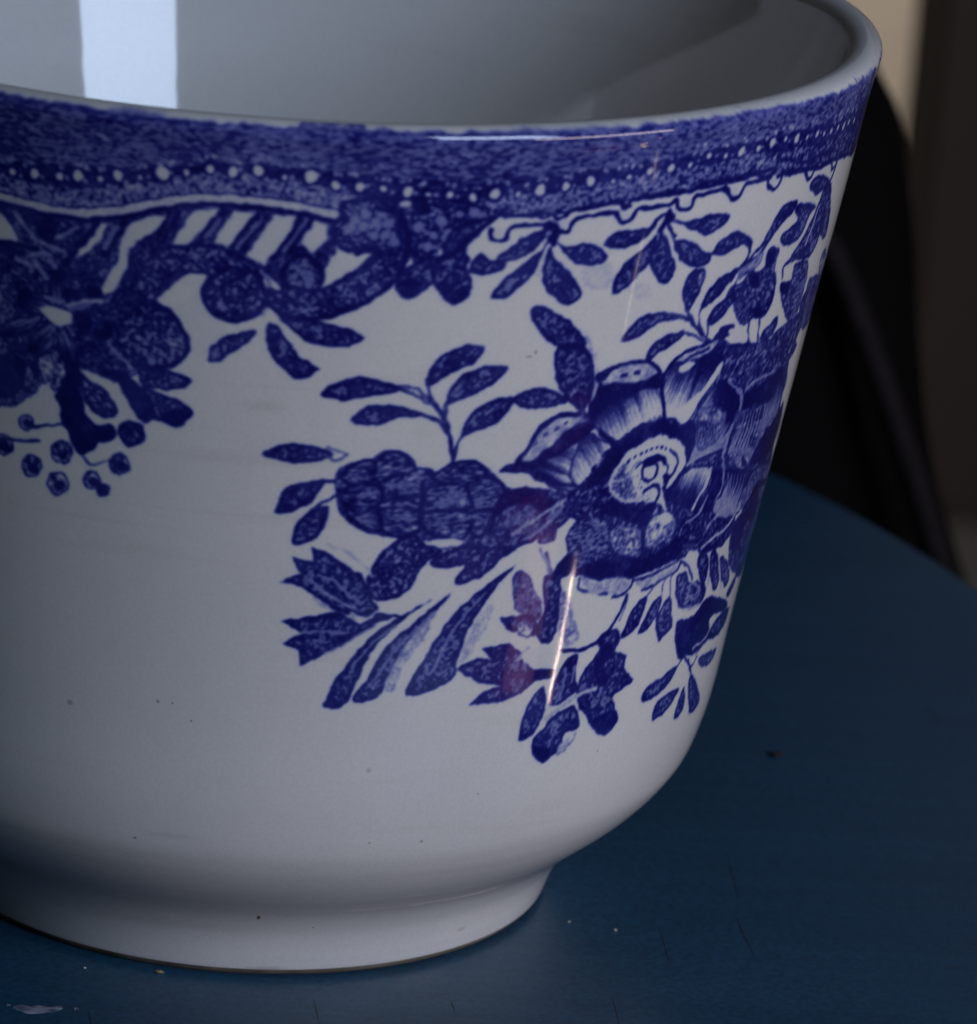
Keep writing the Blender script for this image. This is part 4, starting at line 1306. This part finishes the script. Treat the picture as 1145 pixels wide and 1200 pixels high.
def offset(P, d):
    n_ = len(P)
    t = np.roll(P, -1, 0) - np.roll(P, 1, 0)
    t = t / (np.linalg.norm(t, axis=1)[:, None] + 1e-9)
    return P + np.stack([t[:, 1], -t[:, 0]], 1) * d


TH_ = 34.0
rings = []
for a in np.linspace(-90, 90, 13):
    ar = math.radians(a)
    rings.append((offset(outl, 9 * (1 - math.cos(ar))), YB + TH_ / 2 + math.sin(ar) * TH_ / 2))
V, F = [], []
n = len(outl)
for P2, y in rings:
    for x, z in P2:
        V.append((x * MM, y * MM, z * MM))
for j in range(len(rings) - 1):
    for i in range(n):
        i2 = (i + 1) % n
        F.append((j * n + i, j * n + i2, (j + 1) * n + i2, (j + 1) * n + i))
# padded front and back faces
for side, j in ((-1, 0), (1, len(rings) - 1)):
    base = [j * n + i for i in range(n)]
    prev = base
    P2, y = rings[j]
    for s_, dy in ((.9, 2.5), (.7, 5), (.4, 7)):
        st = len(V)
        c2 = P2.mean(0)
        for x, z in P2:
            V.append(((c2[0] + (x - c2[0]) * s_) * MM, (y + side * dy) * MM, (c2[1] + (z - c2[1]) * s_) * MM))
        cur = [st + i for i in range(n)]
        for i in range(n):
            i2 = (i + 1) % n
            F.append((prev[i], prev[i2], cur[i2], cur[i]))
        prev = cur
    F.append(tuple(prev))
chair = bpy.data.objects.new('chair_back', None)
C.objects.link(chair)
chair['label'] = 'black rounded chair back, out of focus behind the cup and table'
chair['category'] = 'chair'
mblk = simple('black_leather', (.0016, .0012, .0012), .8, 240, .6, bump=.0004, spec=.05)
cb = obj('back_panel', V, F, mblk, chair)
bmx = bmesh.new()
bmx.from_mesh(cb.data)
bmesh.ops.recalc_face_normals(bmx, faces=bmx.faces)
bmx.to_mesh(cb.data)
bmx.free()


def tube(name, pts, r, m, parent, n=10):
    P = catmull(pts, 6)
    V, F = [], []
    for i, p in enumerate(P):
        t = P[min(i + 1, len(P) - 1)] - P[max(i - 1, 0)]
        t = t / np.linalg.norm(t)
        u = np.cross(t, [0, 1, 0])
        u /= np.linalg.norm(u)
        w = np.cross(t, u)
        for k_ in range(n):
            a = 2 * math.pi * k_ / n
            V.append(tuple((p + r * (math.cos(a) * u + math.sin(a) * w)) * MM))
    for i in range(len(P) - 1):
        for k_ in range(n):
            F.append((i * n + k_, i * n + (k_ + 1) % n, (i + 1) * n + (k_ + 1) % n, (i + 1) * n + k_))
    F.append(tuple(range(n)))
    F.append(tuple((len(P) - 1) * n + k_ for k_ in range(n))[::-1])
    return obj(name, V, F, m, parent)


mpip = simple('worn_piping', (.006, .004, .0045), .7, 300, .8, spec=.1)
tube('piping', on_y([(960, 270), (985, 320), (1006, 375), (1030, 440), (1052, 505), (1070, 560), (1086, 612), (1104, 672), (1125, 740)], YB - 7), 1.8, mpip, chair)

# ------------------------------------------------------------------ room behind
def box(name, x0, x1, y0, y1, z0, z1, m, parent=None, bev=.003):
    bm = bmesh.new()
    bmesh.ops.create_cube(bm, size=1)
    for v in bm.verts:
        v.co = Vector(((x0 + x1) / 2 + v.co.x * (x1 - x0), (y0 + y1) / 2 + v.co.y * (y1 - y0), (z0 + z1) / 2 + v.co.z * (z1 - z0)))
    if bev:
        bmesh.ops.bevel(bm, geom=bm.edges[:], offset=bev, segments=2, affect='EDGES')
    me = bpy.data.meshes.new(name)
    bm.to_mesh(me)
    bm.free()
    me.materials.append(m)
    o = bpy.data.objects.new(name, me)
    C.objects.link(o)
    if parent:
        o.parent = parent
    return o


mwall = simple('dark_brown_wall', (.030, .020, .015), .8, 3.5, 0, (.045, .032, .024))
w = box('wall', -3, 3, 1.10, 1.22, -.75, 1.9, mwall, bev=0)
w['kind'] = 'structure'
mfl = simple('brown_floorboards', (.055, .032, .022), .5, 6, .5)
fl = box('floor', -3, 3, -3, 1.10, -.80, -.75, mfl, bev=0)
fl['kind'] = 'structure'
# pale upright post of a door frame: moulded section, the only bright thing behind
YP = 900.0
pe = on_y([(800, 0), (1098, 0), (1080, 170)], YP)
mpost = simple('beige_paint', (.50, .43, .36), .7, 30, 0, (.58, .51, .43))
post = bpy.data.objects.new('door_post', None)
C.objects.link(post)
post['label'] = 'pale beige upright post, blurred, seen between the cup rim and the dark cupboard'
post['category'] = 'post'
px0, px1 = pe[0][0] * MM, (pe[1][0] + 14) * MM
box('shaft', px0, px1, YP * MM, YP * MM + .03, -.75, .05, mpost, post)
box('bead', px1 - .012, px1 - .004, YP * MM - .006, YP * MM - .0005, -.745, .045, mpost, post, bev=.002)
# pale skirting board low on the wall
sk = on_y([(1135, 612), (1135, 720)], 1085)
box('skirting_board', -1.2, 1.6, 1.078, 1.098, sk[1][2] * MM, sk[0][2] * MM, simple('grey_skirting_paint', (.10, .098, .09), .6, 20), w)
# unseen pale panel, added so the table reflects something lighter at the right
box('reflector_panel', .19, 1.5, 1.085, 1.099, .27, 1.5, simple('pale_reflector', (.22, .24, .27), .85, 5, 0, (.27, .29, .32)), w)
# dark cupboard standing at the right, in front of the wall
YC = 620.0
a = on_y([(1092, 0), (1076, 170), (1126, 612)], YC)
x_left = (a[0][0] + a[1][0]) / 2 * MM
zb = a[2][2] * MM
cup_b = bpy.data.objects.new('cupboard', None)
C.objects.link(cup_b)
cup_b['label'] = 'dark brown wooden cupboard side, blurred at the right edge behind the chair'
cup_b['category'] = 'cupboard'
mwd = simple('dark_brown_wood', (.016, .009, .006), .6, 9, 0, (.009, .006, .004), spec=.2)
box('panel', x_left, x_left + .42, YC * MM, YC * MM + .03, zb, .10, mwd, cup_b, bev=.004)
